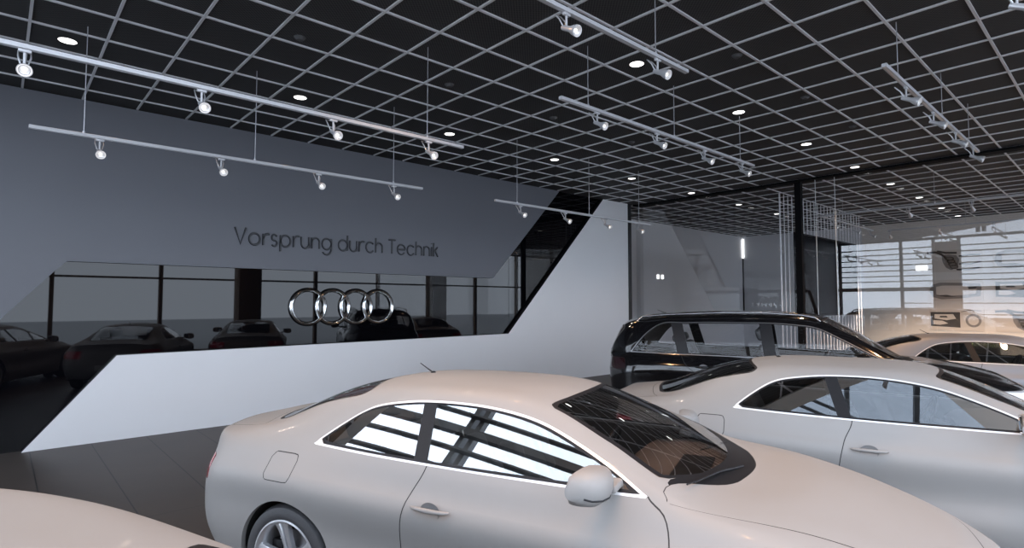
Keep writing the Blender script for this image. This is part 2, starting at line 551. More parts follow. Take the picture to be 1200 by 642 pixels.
def make_interior(parent, d):
    """d: cowl x, belt z, header x, half width, seat x front, seat x rear, floor z"""
    cx, bz, hw, sf, sr, fz = d['cowl'], d['belt'], d['hw'], d['sf'], d['sr'], d['fz']
    m = MB()
    prof = [(cx + .28, bz - .015), (cx + .1, bz + .0), (cx - .25, bz - .005), (cx - .46, bz - .03), (cx - .54, bz - .10), (cx - .50, bz - .22), (cx - .42, bz - .38), (cx + .28, bz - .38)]
    n = len(prof); ys = [-hw + .08, -hw * .55, -.1, .1, hw * .55, hw - .08]
    V = []; F = []
    for y in ys:
        for (px, pz) in prof:
            up = .035 * math.exp(-((y - .37) / .2) ** 2) if px < cx - .1 and pz > bz - .2 else 0
            V.append((px - .10 * (y / hw) ** 2 * (1 if px > cx else 0), y, pz + up))
    for i in range(len(ys) - 1):
        for k in range(n):
            k2 = (k + 1) % n
            F.append((i * n + k, i * n + k2, (i + 1) * n + k2, (i + 1) * n + k))
    F.append(tuple(range(n))); F.append(tuple((len(ys) - 1) * n + k for k in range(n - 1, -1, -1)))
    m.add(V, F, 0, True)
    m.box((cx - .2, -hw * .3, bz + .001), (cx - .02, hw * .3, bz + .012), 1, .004)
    m.build('dashboard', [M_DASH, M_TRIM], parent)
    m = MB()
    c = Vector((cx - .72, .37, bz - .06)); T = rot_at(c, 'Y', -PI / 2 + .42)
    m.tube([T @ Vector((.185 * math.cos(a * PI / 16), .185 * math.sin(a * PI / 16), 0)) for a in range(32)], .014, 10, 0, True)
    m.ellipsoid((0, 0, -.01), (.075, .075, .03), 16, 8, 0, T)
    for a in (0, PI, -PI / 2): m.tube([T @ Vector((.05 * math.cos(a), .05 * math.sin(a), -.01)), T @ Vector((.18 * math.cos(a), .18 * math.sin(a), 0))], .016, 8)
    m.tube([T @ Vector((0, 0, -.02)), T @ Vector((0, 0, -.25))], .03, 10)
    m.build('steering_wheel', M_TRIM, parent)
    for y in (-.37, .37):
        make_seat(parent, sf, y, fz + .30, d.get('sb', .60))
    m = MB()
    m.box((sr - .05, -hw * .72, fz + .22), (sr + .48, hw * .72, fz + .40), 0, .06, 3)
    T = Matrix.Translation((sr, 0, fz + .38)) @ Matrix.Rotation(-.42, 4, 'Y')
    for q in (-1, 1): m.box((-.08, q * .36 - .31, -.05), (.06, q * .36 + .31, d.get('rb', .48)), 0, .06, 3, T)
    rs = m.build('rear_seat', M_SEAT, parent)
    for q in (-.36, .36):
        h = MB(); h.box((-.05, q - .13, d.get('rb', .48) + .01), (.05, q + .13, d.get('rb', .48) + .14), 0, .045, 3, T); h.build('headrest', M_SEAT, rs)
    m = MB()
    m.box((sr + .3, -hw + .12, fz - .02), (cx + .2, hw - .12, fz + .01))
    m.box((sf - .1, -.11, fz), (cx - .3, .11, fz + .32), 0, .03)
    m.build('cabin_floor', M_INT, parent)
    m = MB(); x0, x1, hz = d['shelf']
    m.box((x0, -hw * .78, hz - .02), (x1, hw * .78, hz), 0, .01)
    for q in (-.35, .35): m.lathe([(.0, .004), (.07, .004), (.075, 0)], 20, 1, Matrix.Translation(((x0 + x1) / 2, q, hz)))
    m.build('parcel_shelf', [M_DASH, M_TRIM], parent)


def make_mirror(parent, loc, side, paint, sx=1.):
    """door mirror; loc = centre of its shell, side = +1 left / -1 right, faces back"""
    root = bpy.data.objects.new('side_mirror', None); COL.objects.link(root); root.parent = parent
    root.location = loc
    m = MB()
    # shell: rows of superelliptic sections from the inner root out to the tip
    secs = [(-.125, .030, .030, .0, .02), (-.115, .062, .052, .0, .012), (-.07, .088, .070, -.004, .004), (0, .100, .080, -.008, 0), (.06, .094, .078, -.016, 0), (.10, .074, .064, -.03, -.002), (.122, .042, .036, -.042, -.004)]
    V = []; F = []; n = 24
    for (y, rx, rz, dx, dz) in secs:
        rx *= .93; rz *= .93; y *= .95
        for k in range(n):
            a = 2 * PI * k / n; ca = math.cos(a); sa = math.sin(a)
            ex = math.copysign(abs(ca) ** .8, ca); ez = math.copysign(abs(sa) ** .8, sa)
            px = max(ex * rx, -.040) + dx
            V.append((px, side * y, ez * rz + dz))
    for i in range(len(secs) - 1):
        for k in range(n):
            k2 = (k + 1) % n
            F.append((i * n + k, i * n + k2, (i + 1) * n + k2, (i + 1) * n + k) if side < 0 else (i * n + k, (i + 1) * n + k, (i + 1) * n + k2, i * n + k2))
    F.append(tuple(range(n))); F.append(tuple((len(secs) - 1) * n + k for k in range(n)))
    m.add(V, F, 0, True)
    m.build('mirror_shell', paint, root)
    g = MB(); g.ellipsoid((-.042, side * .0, .0), (.006, .095, .062), 24, 10, 0, None, 3.2); g.build('mirror_glass', M_MIRROR, root)
    b = MB()
    pts = []
    sy = [q_[0] for q_ in secs]
    for k in range(17):
        y = -.02 + .137 * k / 16
        rx = np.interp(y, sy, [q_[1] for q_ in secs]) * .93; rz = np.interp(y, sy, [q_[2] for q_ in secs]) * .93
        dx = np.interp(y, sy, [q_[3] for q_ in secs]); dz = np.interp(y, sy, [q_[4] for q_ in secs])
        pts.append((.917 * rx + dx - .001, side * y * .95, -.52 * rz + dz))
    b.tube(pts, .0045, 8)
    b.build('turn_signal_strip', M_TRIM, root)
    a = MB()
    a.box((-.035, -.0, -.045), (.05, .14, -.005), 0, .015, 2, Matrix.Translation((.02, -side * .115 - (0 if side < 0 else .14), -.02)))
    a.build('mirror_arm', paint if paint is not M_BLACKP else M_TRIM, root)
    return root


def make_handle(parent, x, y, z, side, paint):
    root = MB()
    # recessed cup disc and a pull bar standing off the skin
    n = 28
    V = [(.060 * math.cos(2 * PI * k / n), 0, .046 * math.sin(2 * PI * k / n)) for k in range(n)]
    root.add([(p[0], side * .0015, p[2]) for p in V] + [(p[0] * .8, side * -.002, p[2] * .8) for p in V] + [(0, side * -.003, 0)],
             [(k, (k + 1) % n, (k + 1) % n + n, k + n) for k in range(n)] + [(k + n, (k + 1) % n + n, 2 * n) for k in range(n)], 1, True)
    pts = []; R = []
    for k in range(15):
        t = k / 14
        pts.append((-.115 + .23 * t, side * (.004 + .022 * math.sin(PI * min(1, max(0, t))) ** .4), .012))
        R.append(.005 + .0075 * math.sin(PI * t) ** .5)
    root.tube(pts, R, 10, 0)
    h = root.build('door_handle', [paint, MATS['handle_cup']], parent)
    h.location = (x, y, z)
    return h

pbr('handle_cup', (.20, .20, .205), .4, .1, .3, var=.02)

# ------------------------------------------------------------------ the whole car
def build_car(spec, name, label, cat, group=None):
    root = empty(name, label=label, cat=cat, group=group)
    paint = spec['paint']
    P0 = car_surface(spec['A'], spec['B'])
    axles = spec['axles']; ra = spec['arch_r']; az = spec['wheel_r']
    xz = lambda p: p.V[:, [0, 2]]
    body_l = P0
    # wheel arches
    arch_fs = []
    for ax in axles:
        f = lambda p, ax=ax: np.maximum(ra - np.hypot(p.V[:, 0] - ax, p.V[:, 2] - az), -np.where((p.V[:, 1] > .4) & (p.U[:, 1] < 5.2), 1e3, -1e3)) * -1
        g = lambda p, ax=ax: np.hypot(p.V[:, 0] - ax, p.V[:, 2] - az) - ra
        h = lambda p, ax=ax: np.where((p.V[:, 1] > .4) & (p.U[:, 1] < 5.2), np.hypot(p.V[:, 0] - ax, p.V[:, 2] - az) - ra, 1.)
        _, body_l = split(body_l, h)
        arch_fs.append(g)
    liners = [flange(body_l, g, .50) for g in arch_fs]
    # side glass with its bright frame
    dlo = spec['dlo']
    def f_dlo(p):
        return np.maximum(sdf(xz(p), dlo), np.maximum((4.4 - p.U[:, 1]) * .2, (p.U[:, 1] - 7.6) * .25))
    win, body_l = split(body_l, f_dlo)
    cw = spec.get('chrome_w', .017)
    glass, chrome = split(win, lambda p: f_dlo(p) + cw)
    skin = quad_fit(glass); glass = skin(glass)
    black, glass = split(glass, lambda p: -(f_dlo(p) + cw + .012))
    panes = []; pillars = [black]
    for (x0, z0, x1, z1, half) in spec['pillars']:
        d = np.array([x1 - x0, z1 - z0]); d /= np.linalg.norm(d); nn = np.array([d[1], -d[0]])
        off = lambda p: (xz(p) - np.array([x0, z0])) @ nn
        inner, rest = split(glass, lambda p: np.abs(off(p)) - half)
        pillars.append(inner)
        back, glass = split(rest, off)
        panes.append(back)
    panes.append(glass)
    # windscreen, rear window (by surface parameter)
    ws = spec['ws']; rw = spec['rw']
    def rect(p, u0, u1, v0, ku, kv, r=.05):
        a = np.stack([(u0 - p.U[:, 0]) * ku, (p.U[:, 0] - u1) * ku, (v0 - p.U[:, 1]) * kv], 1)
        # rounded corners
        m = a.max(1); x = np.maximum(a[:, 0], a[:, 1]) + r; y = a[:, 2] + r
        rr = np.where((x > 0) & (y > 0), np.hypot(x, y) - r, m)
        return np.where(p.U[:, 1] > 6.2, rr, 1.)
    f_ws = lambda p: rect(p, *ws)
    f_rw = lambda p: rect(p, *rw)
    screen, body_l = split(body_l, f_ws)
    screen = screen_fit(screen)(screen)
    screen_rim, screen = split(screen, lambda p: -(f_ws(p) + .028))
    rear, body_l = split(body_l, f_rw)
    rear = screen_fit(rear)(rear)
    rear_rim, rear = split(rear, lambda p: -(f_rw(p) + .024))
    # cowl, bonnet, boot lid
    cowl_u = spec['cowl_u']
    edge_u = lambda p: cowl_u[0] + .004 + (cowl_u[1] - cowl_u[0]) * np.clip((p.U[:, 1] - 7.02) / 1.1, 0, 1) ** .8
    f_cowl = lambda p: np.where(p.U[:, 1] > 6.3, np.maximum(np.maximum((cowl_u[0] - p.U[:, 0]) * .5, (p.U[:, 0] - edge_u(p)) * .5), (7.0 - p.U[:, 1]) * .25), 1.)
    cowl, body_l = split(body_l, f_cowl)
    hu = spec['hood_u']
    f_hood = lambda p: np.where(p.U[:, 1] > 4.8, np.maximum(np.maximum((edge_u(p) - p.U[:, 0]) * .5, (p.U[:, 0] - hu[1]) * .4), (hu[2] - p.U[:, 1]) * .15), 1.)
    seams = []
    def panel(body, f, w=.003):
        ins, rest = split(body, lambda p: f(p) - w)
        seam, ins = split(ins, lambda p: -(f(p) + w))
        seams.append(seam)
        return ins, rest
    hood, body_l = panel(body_l, f_hood)
    tu = spec['trunk_u']
    f_tr = lambda p: np.where(p.U[:, 1] > 4.8, np.maximum(np.maximum((tu[0] - p.U[:, 0]) * .3, (p.U[:, 0] - tu[1]) * .3), (tu[2] - p.U[:, 1]) * .18), 1.)
    trunk, body_l = panel(body_l, f_tr)
    # doors
    doors = []
    for poly in spec['doors']:
        f_door = lambda p, poly=poly: np.where((p.V[:, 1] > .5) & (p.U[:, 1] < 6.0), sdf(xz(p), poly), 1.)
        dr, body_l = panel(body_l, f_door)
        doors.append(dr)
    # lamps
    tl = spec['tail']; hl = spec['head']
    def zone(p, z): return np.where(p.U[:, 1] < 5., np.maximum(np.maximum((z[0] - p.U[:, 0]) * .3, (p.U[:, 0] - z[1]) * .3), np.maximum(z[2] + (p.U[:, 0] - z[0]) * z[4] - p.V[:, 2], p.V[:, 2] - z[3])), 1.)
    tail, body_l = panel(body_l, lambda p: zone(p, tl), .002)
    head, body_l = panel(body_l, lambda p: zone(p, hl), .002)
    gp = spec['grille']
    f_gr = lambda p: np.where((p.V[:, 0] > axles[1]) & (p.U[:, 0] > 12.5), sdf(p.V[:, [1, 2]], gp), 1.)
    grille, body_l = split(body_l, f_gr)
    gr_rim, grille = split(grille, lambda p: -(f_gr(p) + .018))
    body_r = body_l.mirror(); seams_r = [s.mirror() for s in seams]
    fuel = None
    if spec.get('fuel'):
        cx_, cz_, hx_, hz_, rr_ = spec['fuel']
        f_fu = lambda p: np.where(p.V[:, 1] < -.4, np.hypot(np.maximum(np.abs(p.V[:, 0] - cx_) - hx_ + rr_, 0), np.maximum(np.abs(p.V[:, 2] - cz_) - hz_ + rr_, 0)) + np.minimum(np.maximum(np.abs(p.V[:, 0] - cx_) - hx_ + rr_, np.abs(p.V[:, 2] - cz_) - hz_ + rr_), 0) - rr_, 1.)
        fuel, rest = split(body_r, lambda p: f_fu(p) - .0025)
        sm, fuel = split(fuel, lambda p: -(f_fu(p) + .0025))
        body_r = rest; seams_r.append(sm)
    parts = [(body_l, paint), (body_r, paint)] + [(s, M_SEAM) for s in seams] + [(s, M_SEAM) for s in seams_r]
    piece_obj('body_shell', parts, root)
    if fuel: piece_obj('fuel_flap', [(fuel, paint)], root)
    piece_obj('bonnet', [(hood, paint), (hood.mirror(), paint)], root)
    piece_obj('boot_lid' if not spec.get('suv') else 'tailgate', [(trunk, paint), (trunk.mirror(), paint)], root)
    piece_obj('cowl_panel', [(cowl, M_TRIM), (cowl.mirror(), M_TRIM)], root)
    piece_obj('windscreen', [(screen, M_WSGLASS), (screen.mirror(), M_WSGLASS), (screen_rim, M_TRIM), (screen_rim.mirror(), M_TRIM)], root)
    piece_obj('rear_window', [(rear, spec.get('rear_glass', M_TINT)), (rear.mirror(), spec.get('rear_glass', M_TINT)), (rear_rim, M_TRIM), (rear_rim.mirror(), M_TRIM)], root)
    gl = spec.get('glass', M_GLASS)
    for sd in (1, -1):
        mir = (lambda q: q) if sd > 0 else (lambda q: q.mirror())
        dobjs = [piece_obj('door', [(mir(d), paint)], root) for d in doors]
        for k, pn in enumerate(panes):
            piece_obj(spec['pane_names'][k], [(mir(pn), gl)], root)
        piece_obj('window_surround', [(mir(chrome), spec.get('chrome', M_STRIP))], root, 'bright strip framing the side windows')
        piece_obj('window_pillar', [(mir(q), M_TRIM) for q in pillars], root, 'black pillar trim between the side windows')
        piece_obj('taillight', [(mir(tail), spec.get('tail_mat', M_TAIL))], root)
        piece_obj('headlight', [(mir(head), M_HEAD)], root)
        make_mirror(root, (spec['mirror'][0] + (.08 if sd > 0 else 0), sd * (spec['mirror'][1] - (.03 if sd > 0 else 0)), spec['mirror'][2] - (.07 if sd > 0 else 0)), sd, paint)
        for k, (hx, hz) in enumerate(spec['handles']):
            # find the skin at that spot
            dv = doors[k].V; i = int(np.argmin(np.hypot(dv[:, 0] - hx, dv[:, 2] - hz)))
            make_handle(dobjs[k], hx, sd * dv[i, 1], hz, sd, paint)
        for ax in axles:
            make_wheel(root, 'wheel', (ax, sd * spec['track'], az), sd, spec['wheel_r'], spec['rim_r'], .235)
    g = MB()
    piece_obj('grille', [(grille, M_TRIM), (grille.mirror(), M_TRIM), (gr_rim, M_CHROME), (gr_rim.mirror(), M_CHROME)], root)
    # wheel wells and underbody, cabin lining
    for sd in (1, -1):
        for (V, F, F2), ax in zip(liners, axles):
            m = MB()
            VV = [(p[0], p[1] * sd, p[2]) for p in V]
            m.add(VV, F if sd > 0 else [f[::-1] for f in F], 0, True)
            m.add(VV, F2 if sd > 0 else [f[::-1] for f in F2], 1, True)
            n = 36
            m.add([(ax + (ra + .0) * math.cos(2 * PI * k / n), sd * .5, az + ra * math.sin(2 * PI * k / n)) for k in range(n)], [tuple(range(n))], 1)
            m.build('wheel_arch', [paint, M_WELL], root)
    m = MB()
    low = spec['A'][0]
    loop = [(p[0], p[1], spec['pan_z']) for p in low] + [(p[0], -p[1], spec['pan_z']) for p in low[-2:0:-1]]
    # keep the pan inside the wheels
    pan = []
    for (x, y, z) in loop:
        pan.append((x, math.copysign(min(abs(y), .52), y), z))
    m.add(pan, [tuple(range(len(pan)))], 0)
    for x0, x1 in ((axles[0] + ra, axles[1] - ra),):
        m.box((x0, -abs(low[7][1]) + .02, spec['pan_z'] - .01), (x1, abs(low[7][1]) - .02, spec['pan_z'] + .01), 0)
    m.build('underbody', M_WELL, root)
    lining = [q.offset(.022) for q in (body_l, *doors)]
    sel = []
    for q in lining:
        F = [f for f in q.F if spec['lining'][0] < np.mean(q.V[list(f), 0]) < spec['lining'][1]]
        sel.append(q.take(F))
    piece_obj('cabin_lining', [(s, M_INT) for s in sel] + [(s.mirror(), M_INT) for s in sel], root)
    make_interior(root, spec['interior'])
    m = MB()
    for (x, y, z, x2, y2, z2) in spec['wipers']:
        m.tube([(x, y, z), ((x + x2) / 2, (y + y2) / 2, (z + z2) / 2 + .012), (x2, y2, z2)], [.008, .006, .004], 8)
        dx, dy, dz = x2 - x, y2 - y, z2 - z
        m.tube([(x + dx * .25 - .02, y + dy * .25, z + dz * .25 + .006), (x2 - .02, y2 + dy * .12, z2 + .006)], .004, 8)
        m.build('wiper', M_TRIM, root); m = MB()
    m = MB()
    for a in spec.get('antenna', []):
        m.lathe([(.0, .025), (.012, .022), (.022, .008), (.026, 0)], 16, 0, Matrix.Translation(a[0]))
        m.tube([Vector(a[0]) + Vector((0, 0, .012)), a[1]], [.005, .003], 8, 0)
        m.build('antenna', spec.get('ant_mat', M_TRIM), root)
    m = MB()
    px, pz, py = spec['plate']
    m.box((px - .012, -py, pz - .055), (px, py, pz + .055), 0, .004, 1)
    m.build('number_plate', M_PLATE, root)
    return root


# ---- the coupe ----
A5_A = [
 [(-.93,0,.30),(-.915,.45,.30),(-.80,.74,.29),(-.62,.84,.26),(-.40,.865,.22),(0,.865,.19),(.4,.86,.17),(.93,.85,.17),(1.46,.85,.17),(1.85,.855,.17),(2.2,.86,.18),(2.75,.865,.20),(3.1,.83,.22),(3.33,.70,.22),(3.48,.38,.21),(3.52,0,.21)],
 [(-1.0,0,.42),(-.985,.45,.42),(-.87,.765,.42),(-.68,.875,.42),(-.42,.905,.40),(0,.915,.38),(.4,.912,.375),(.93,.904,.365),(1.46,.904,.365),(1.85,.907,.37),(2.2,.91,.385),(2.75,.915,.40),(3.15,.87,.40),(3.40,.735,.40),(3.565,.40,.40),(3.60,0,.40)],
 [(-1.02,0,.58),(-1.0,.45,.58),(-.88,.775,.58),(-.70,.885,.60),(-.42,.915,.62),(0,.925,.62),(.4,.902,.545),(.93,.884,.515),(1.46,.884,.515),(1.85,.889,.535),(2.2,.904,.57),(2.75,.924,.62),(3.17,.875,.58),(3.42,.735,.56),(3.58,.40,.56),(3.604,0,.56)],
 [(-.985,0,.80),(-.965,.45,.80),(-.85,.76,.80),(-.69,.875,.81),(-.42,.91,.83),(0,.922,.84),(.4,.912,.83),(.93,.897,.815),(1.46,.895,.805),(1.85,.898,.80),(2.2,.905,.795),(2.75,.912,.77),(3.15,.862,.70),(3.40,.715,.665),(3.555,.40,.655),(3.585,0,.655)],
 [(-.968,0,.855),(-.948,.45,.855),(-.838,.735,.855),(-.686,.846,.858),(-.42,.884,.868),(0,.897,.874),(.4,.887,.862),(.93,.873,.846),(1.46,.871,.836),(1.85,.873,.83),(2.2,.876,.824),(2.75,.878,.795),(3.13,.828,.73),(3.375,.69,.687),(3.53,.385,.673),(3.555,0,.673)],
 [(-.985,0,1.005),(-.965,.40,1.0),(-.87,.66,.975),(-.70,.745,.98),(-.42,.785,.99),(0,.805,.99),(.4,.815,.98),(.93,.818,.965),(1.46,.812,.955),(1.85,.80,.95),(2.2,.775,.945),(2.75,.765,.87),(3.10,.72,.785),(3.33,.60,.735),(3.47,.35,.715),(3.50,0,.715)],
]
A5_B = [
 [(-.89,.60,.985),(-.72,.655,1.0),(-.45,.68,1.04),(0,.69,1.10),(.4,.695,1.135),(.93,.70,1.135),(1.46,.702,1.10),(1.85,.735,1.04),(2.22,.745,.965),(2.77,.65,.905),(3.14,.58,.815),(3.37,.48,.74)],
 [(-.925,.50,.993),(-.77,.53,1.01),(-.54,.545,1.035),(-.02,.53,1.21),(.35,.53,1.285),(.93,.55,1.315),(1.46,.52,1.28),(1.83,.62,1.14),(2.2,.72,.985),(2.78,.50,.93),(3.17,.42,.835),(3.41,.35,.76)],
 [(-.965,.26,1.003),(-.83,.28,1.025),(-.62,.29,1.058),(-.10,.29,1.245),(.28,.29,1.335),(.93,.30,1.36),(1.53,.29,1.325),(1.95,.33,1.165),(2.36,.37,.985),(2.8,.27,.955),(3.2,.22,.85),(3.45,.18,.765)],
 [(-.985,0,1.005),(-.85,0,1.03),(-.65,0,1.063),(-.14,0,1.255),(.25,0,1.345),(.93,0,1.372),(1.56,0,1.338),(2.0,0,1.165),(2.44,0,.985),(2.82,0,.965),(3.21,0,.855),(3.46,0,.77)],
]
A5_DLO = smooth_poly([(.09, 1.010), (.5, .996), (.93, .987), (1.5, .980), (2.10, .975), (1.93, 1.065), (1.72, 1.155), (1.5, 1.23), (1.25, 1.275), (.93, 1.292), (.62, 1.272), (.40, 1.225), (.22, 1.115)], corners=(0, 4))
A5_DOOR = smooth_poly([(.93, 1.02), (.925, .975), (.87, .85), (.835, .70), (.83, .50), (.87, .33), (.95, .235), (1.2, .225), (1.9, .225), (2.12, .235), (2.17, .40), (2.19, .60), (2.205, .80), (2.17, .92), (2.085, .985), (2.07, 1.02)], corners=(0, 15))
A5 = dict(A=A5_A, B=A5_B, paint=M_PEARL, axles=(0, 2.751), arch_r=.365, wheel_r=.333, rim_r=.248, track=.795, dlo=A5_DLO,
          pillars=[(.885, .985, .80, 1.285, .042)], pane_names=['quarter_window', 'door_window'],
          ws=(8.04, 9.86, 7.22, .43, .27, .05), rw=(4.05, 5.86, 7.03, .42, .27, .12), cowl_u=(9.86, 10.13), hood_u=(10.13, 12.8, 5.75), trunk_u=(2.1, 3.85, 6.5),
          doors=[A5_DOOR], tail=(1.2, 2.86, .715, .868, .0), head=(12.25, 14.2, .575, .672, .02),
          grille=[(-.01, .28), (.30, .28), (.36, .40), (.37, .56), (.34, .665), (-.01, .672)], fuel=(-.06, .88, .105, .072, .03),
          mirror=(1.90, .98, 1.068), handles=[(1.02, .795)], pan_z=.22, lining=(-.75, 2.3),
          interior=dict(cowl=2.28, belt=.93, hw=.78, sf=1.02, sr=.28, fz=.26, sb=.50, rb=.36, shelf=(-.46, .02, .965)),
          wipers=[(2.33, .55, .965, 2.24, -.02, 1.045), (2.43, -.06, .985, 2.26, -.58, 1.02)],
          antenna=[((.42, 0, 1.352), (.31, 0, 1.425))], plate=(-1.02, .52, .26), chrome_w=.0105)

# ---- the tall estate (black) ----
SUV_A = [
 [(-1.0,0,.38),(-.98,.5,.38),(-.86,.80,.36),(-.66,.92,.34),(-.45,.945,.30),(0,.95,.26),(.45,.945,.25),(1.1,.94,.25),(1.65,.94,.25),(2.05,.94,.25),(2.45,.945,.26),(3.0,.945,.28),(3.4,.91,.30),(3.66,.78,.30),(3.83,.42,.28),(3.88,0,.28)],
 [(-1.07,0,.50),(-1.05,.5,.50),(-.93,.83,.50),(-.70,.955,.50),(-.46,.98,.48),(0,.985,.46),(.45,.975,.43),(1.1,.96,.42),(1.65,.96,.42),(2.05,.965,.42),(2.45,.975,.44),(3.0,.985,.48),(3.44,.945,.48),(3.72,.81,.48),(3.90,.44,.48),(3.945,0,.48)],
 [(-1.10,0,.70),(-1.08,.5,.70),(-.96,.84,.70),(-.72,.965,.72),(-.46,.985,.74),(0,.992,.74),(.45,.982,.70),(1.1,.97,.68),(1.65,.97,.68),(2.05,.972,.70),(2.45,.982,.72),(3.0,.99,.74),(3.46,.95,.72),(3.74,.815,.70),(3.92,.44,.70),(3.96,0,.70)],
 [(-1.12,0,.93),(-1.10,.5,.93),(-.97,.83,.93),(-.73,.955,.95),(-.46,.98,.97),(0,.987,.98),(.45,.98,.97),(1.1,.968,.96),(1.65,.966,.955),(2.05,.968,.95),(2.45,.975,.945),(3.0,.98,.92),(3.44,.93,.87),(3.71,.79,.84),(3.89,.44,.83),(3.93,0,.83)],
 [(-1.115,0,.99),(-1.095,.5,.99),(-.965,.81,.99),(-.73,.938,1.0),(-.46,.965,1.01),(0,.972,1.015),(.45,.965,1.005),(1.1,.952,.995),(1.65,.95,.99),(2.05,.952,.985),(2.45,.958,.98),(3.0,.96,.955),(3.42,.91,.91),(3.69,.77,.875),(3.87,.43,.86),(3.91,0,.86)],
 [(-1.125,0,1.11),(-1.105,.42,1.11),(-1.0,.72,1.10),(-.78,.86,1.105),(-.50,.895,1.11),(0,.91,1.115),(.45,.91,1.11),(1.1,.908,1.105),(1.65,.905,1.10),(2.05,.90,1.095),(2.5,.875,1.09),(3.02,.86,1.03),(3.40,.80,.965),(3.65,.66,.92),(3.81,.38,.90),(3.85,0,.90)],
]
SUV_B = [
 [(-1.02,.66,1.11),(-.83,.815,1.22),(-.60,.845,1.32),(-.02,.84,1.36),(.45,.84,1.37),(1.1,.835,1.37),(1.66,.83,1.34),(2.07,.84,1.25),(2.52,.84,1.115),(3.05,.74,1.06),(3.44,.64,.99),(3.70,.52,.93)],
 [(-1.06,.55,1.115),(-.98,.66,1.27),(-.80,.685,1.50),(-.30,.70,1.60),(.2,.70,1.63),(1.1,.695,1.64),(1.72,.66,1.60),(2.12,.73,1.40),(2.55,.80,1.14),(3.08,.57,1.09),(3.48,.46,1.015),(3.74,.38,.945)],
 [(-1.10,.28,1.12),(-1.03,.36,1.30),(-.92,.36,1.52),(-.55,.37,1.655),(.1,.37,1.69),(1.1,.37,1.70),(1.80,.36,1.655),(2.24,.38,1.42),(2.72,.42,1.135),(3.12,.30,1.105),(3.52,.24,1.03),(3.79,.19,.95)],
 [(-1.125,0,1.12),(-1.05,0,1.31),(-.95,0,1.53),(-.60,0,1.665),(.1,0,1.70),(1.1,0,1.71),(1.84,0,1.668),(2.30,0,1.425),(2.80,0,1.13),(3.14,0,1.11),(3.54,0,1.035),(3.81,0,.955)],
]
SUV_DLO = smooth_poly([(-.70, 1.145), (.1, 1.135), (1.15, 1.128), (1.9, 1.12), (2.50, 1.112), (2.25, 1.25), (1.98, 1.40), (1.70, 1.535), (1.4, 1.575), (.7, 1.59), (.1, 1.58), (-.30, 1.55), (-.42, 1.47)], corners=(0, 4))
SUV_D1 = smooth_poly([(1.19, 1.16), (1.19, 1.10), (1.17, .90), (1.15, .6), (1.17, .42), (1.22, .335), (1.5, .325), (2.2, .325), (2.33, .345), (2.40, .55), (2.44, .85), (2.43, 1.02), (2.36, 1.115), (2.34, 1.16)], corners=(0, 13))
SUV_D2 = smooth_poly([(.02, 1.16), (.04, 1.10), (.12, .98), (.28, .86), (.36, .70), (.40, .45), (.46, .335), (.7, .325), (1.0, .325), (1.12, .335), (1.135, .6), (1.155, .9), (1.175, 1.10), (1.175, 1.16)], corners=(0, 13))
SUV = dict(A=SUV_A, B=SUV_B, paint=M_BLACKP, axles=(0, 3.002), arch_r=.425, wheel_r=.385, rim_r=.27, track=.855, dlo=SUV_DLO,
           pillars=[(.06, 1.13, -.06, 1.60, .075), (1.16, 1.13, 1.10, 1.60, .075)], pane_names=['quarter_window', 'rear_door_window', 'front_door_window'],
           ws=(8.06, 9.9, 7.16, .45, .33, .05), rw=(2.15, 4.0, 6.95, .25, .30, .06), cowl_u=(9.9, 10.14), hood_u=(10.14, 12.8, 5.7), trunk_u=(2.02, 2.12, 6.2),
           doors=[SUV_D1, SUV_D2], tail=(1.3, 2.9, .90, 1.06, .0), head=(12.25, 14.2, .74, .86, .02), suv=True,
           grille=[(-.01, .36), (.34, .36), (.42, .50), (.43, .70), (.40, .84), (-.01, .85)], fuel=None,
           mirror=(2.18, 1.08, 1.17), handles=[(1.33, .965), (.33, .975)], pan_z=.32, lining=(-.85, 2.6), rear_glass=M_TINT, glass=thin_glass('dark_suv_glass', (.88, .88, .89), .02, .5),
           interior=dict(cowl=2.55, belt=1.06, hw=.86, sf=1.25, sr=.12, fz=.42, sb=.60, rb=.5, shelf=(-.84, -.16, 1.06)),
           wipers=[(2.70, .6, 1.125, 2.60, -.02, 1.22), (2.80, -.06, 1.14, 2.62, -.65, 1.17)],
           antenna=[((-.35, 0, 1.685), (-.47, 0, 1.745))], plate=(-1.125, .78, .26), chrome_w=.010, chrome=pbr('dark_chrome', (.22, .22, .23), .3, .6, var=.02), tail_mat=pbr('smoked_tail', (.02, .006, .008), .12, 0, 1., var=.05))

CARS = 'pearl coupes parked in a row across the showroom'
coupe = build_car(A5, 'coupe_car', 'pearl white two-door coupe nearest in full view, rear wheel showing, between roof corner and wall', 'car')
coupe.location = (2.13, 3.74, 0); coupe.rotation_euler.z = math.radians(-68.4)
c2 = copy_tree(coupe); c2.location = (5.12, 2.62, 0); c2.rotation_euler.z = math.radians(-69.05)
tag(c2, 'pearl white coupe parked between the other white coupe and the black estate car', 'car')
c0 = copy_tree(coupe); c0.location = (-.78, 2.54, 0); c0.rotation_euler.z = math.radians(-60.0)
tag(c0, 'pearl car of which only the curved roof edge shows in the bottom left corner', 'car')
c4 = copy_tree(coupe, None, {M_PEARL: M_SILVER}); c4.location = (10.95, 2.72, 0); c4.rotation_euler.z = math.radians(-70.0)
tag(c4, 'silver grey coupe half hidden beyond the black estate car', 'car')
suv = build_car(SUV, 'estate_car', 'glossy black tall estate car with roof rails behind the white coupes', 'car')
suv.location = (7.91, 4.70, 0); suv.rotation_euler.z = math.radians(-67.7)
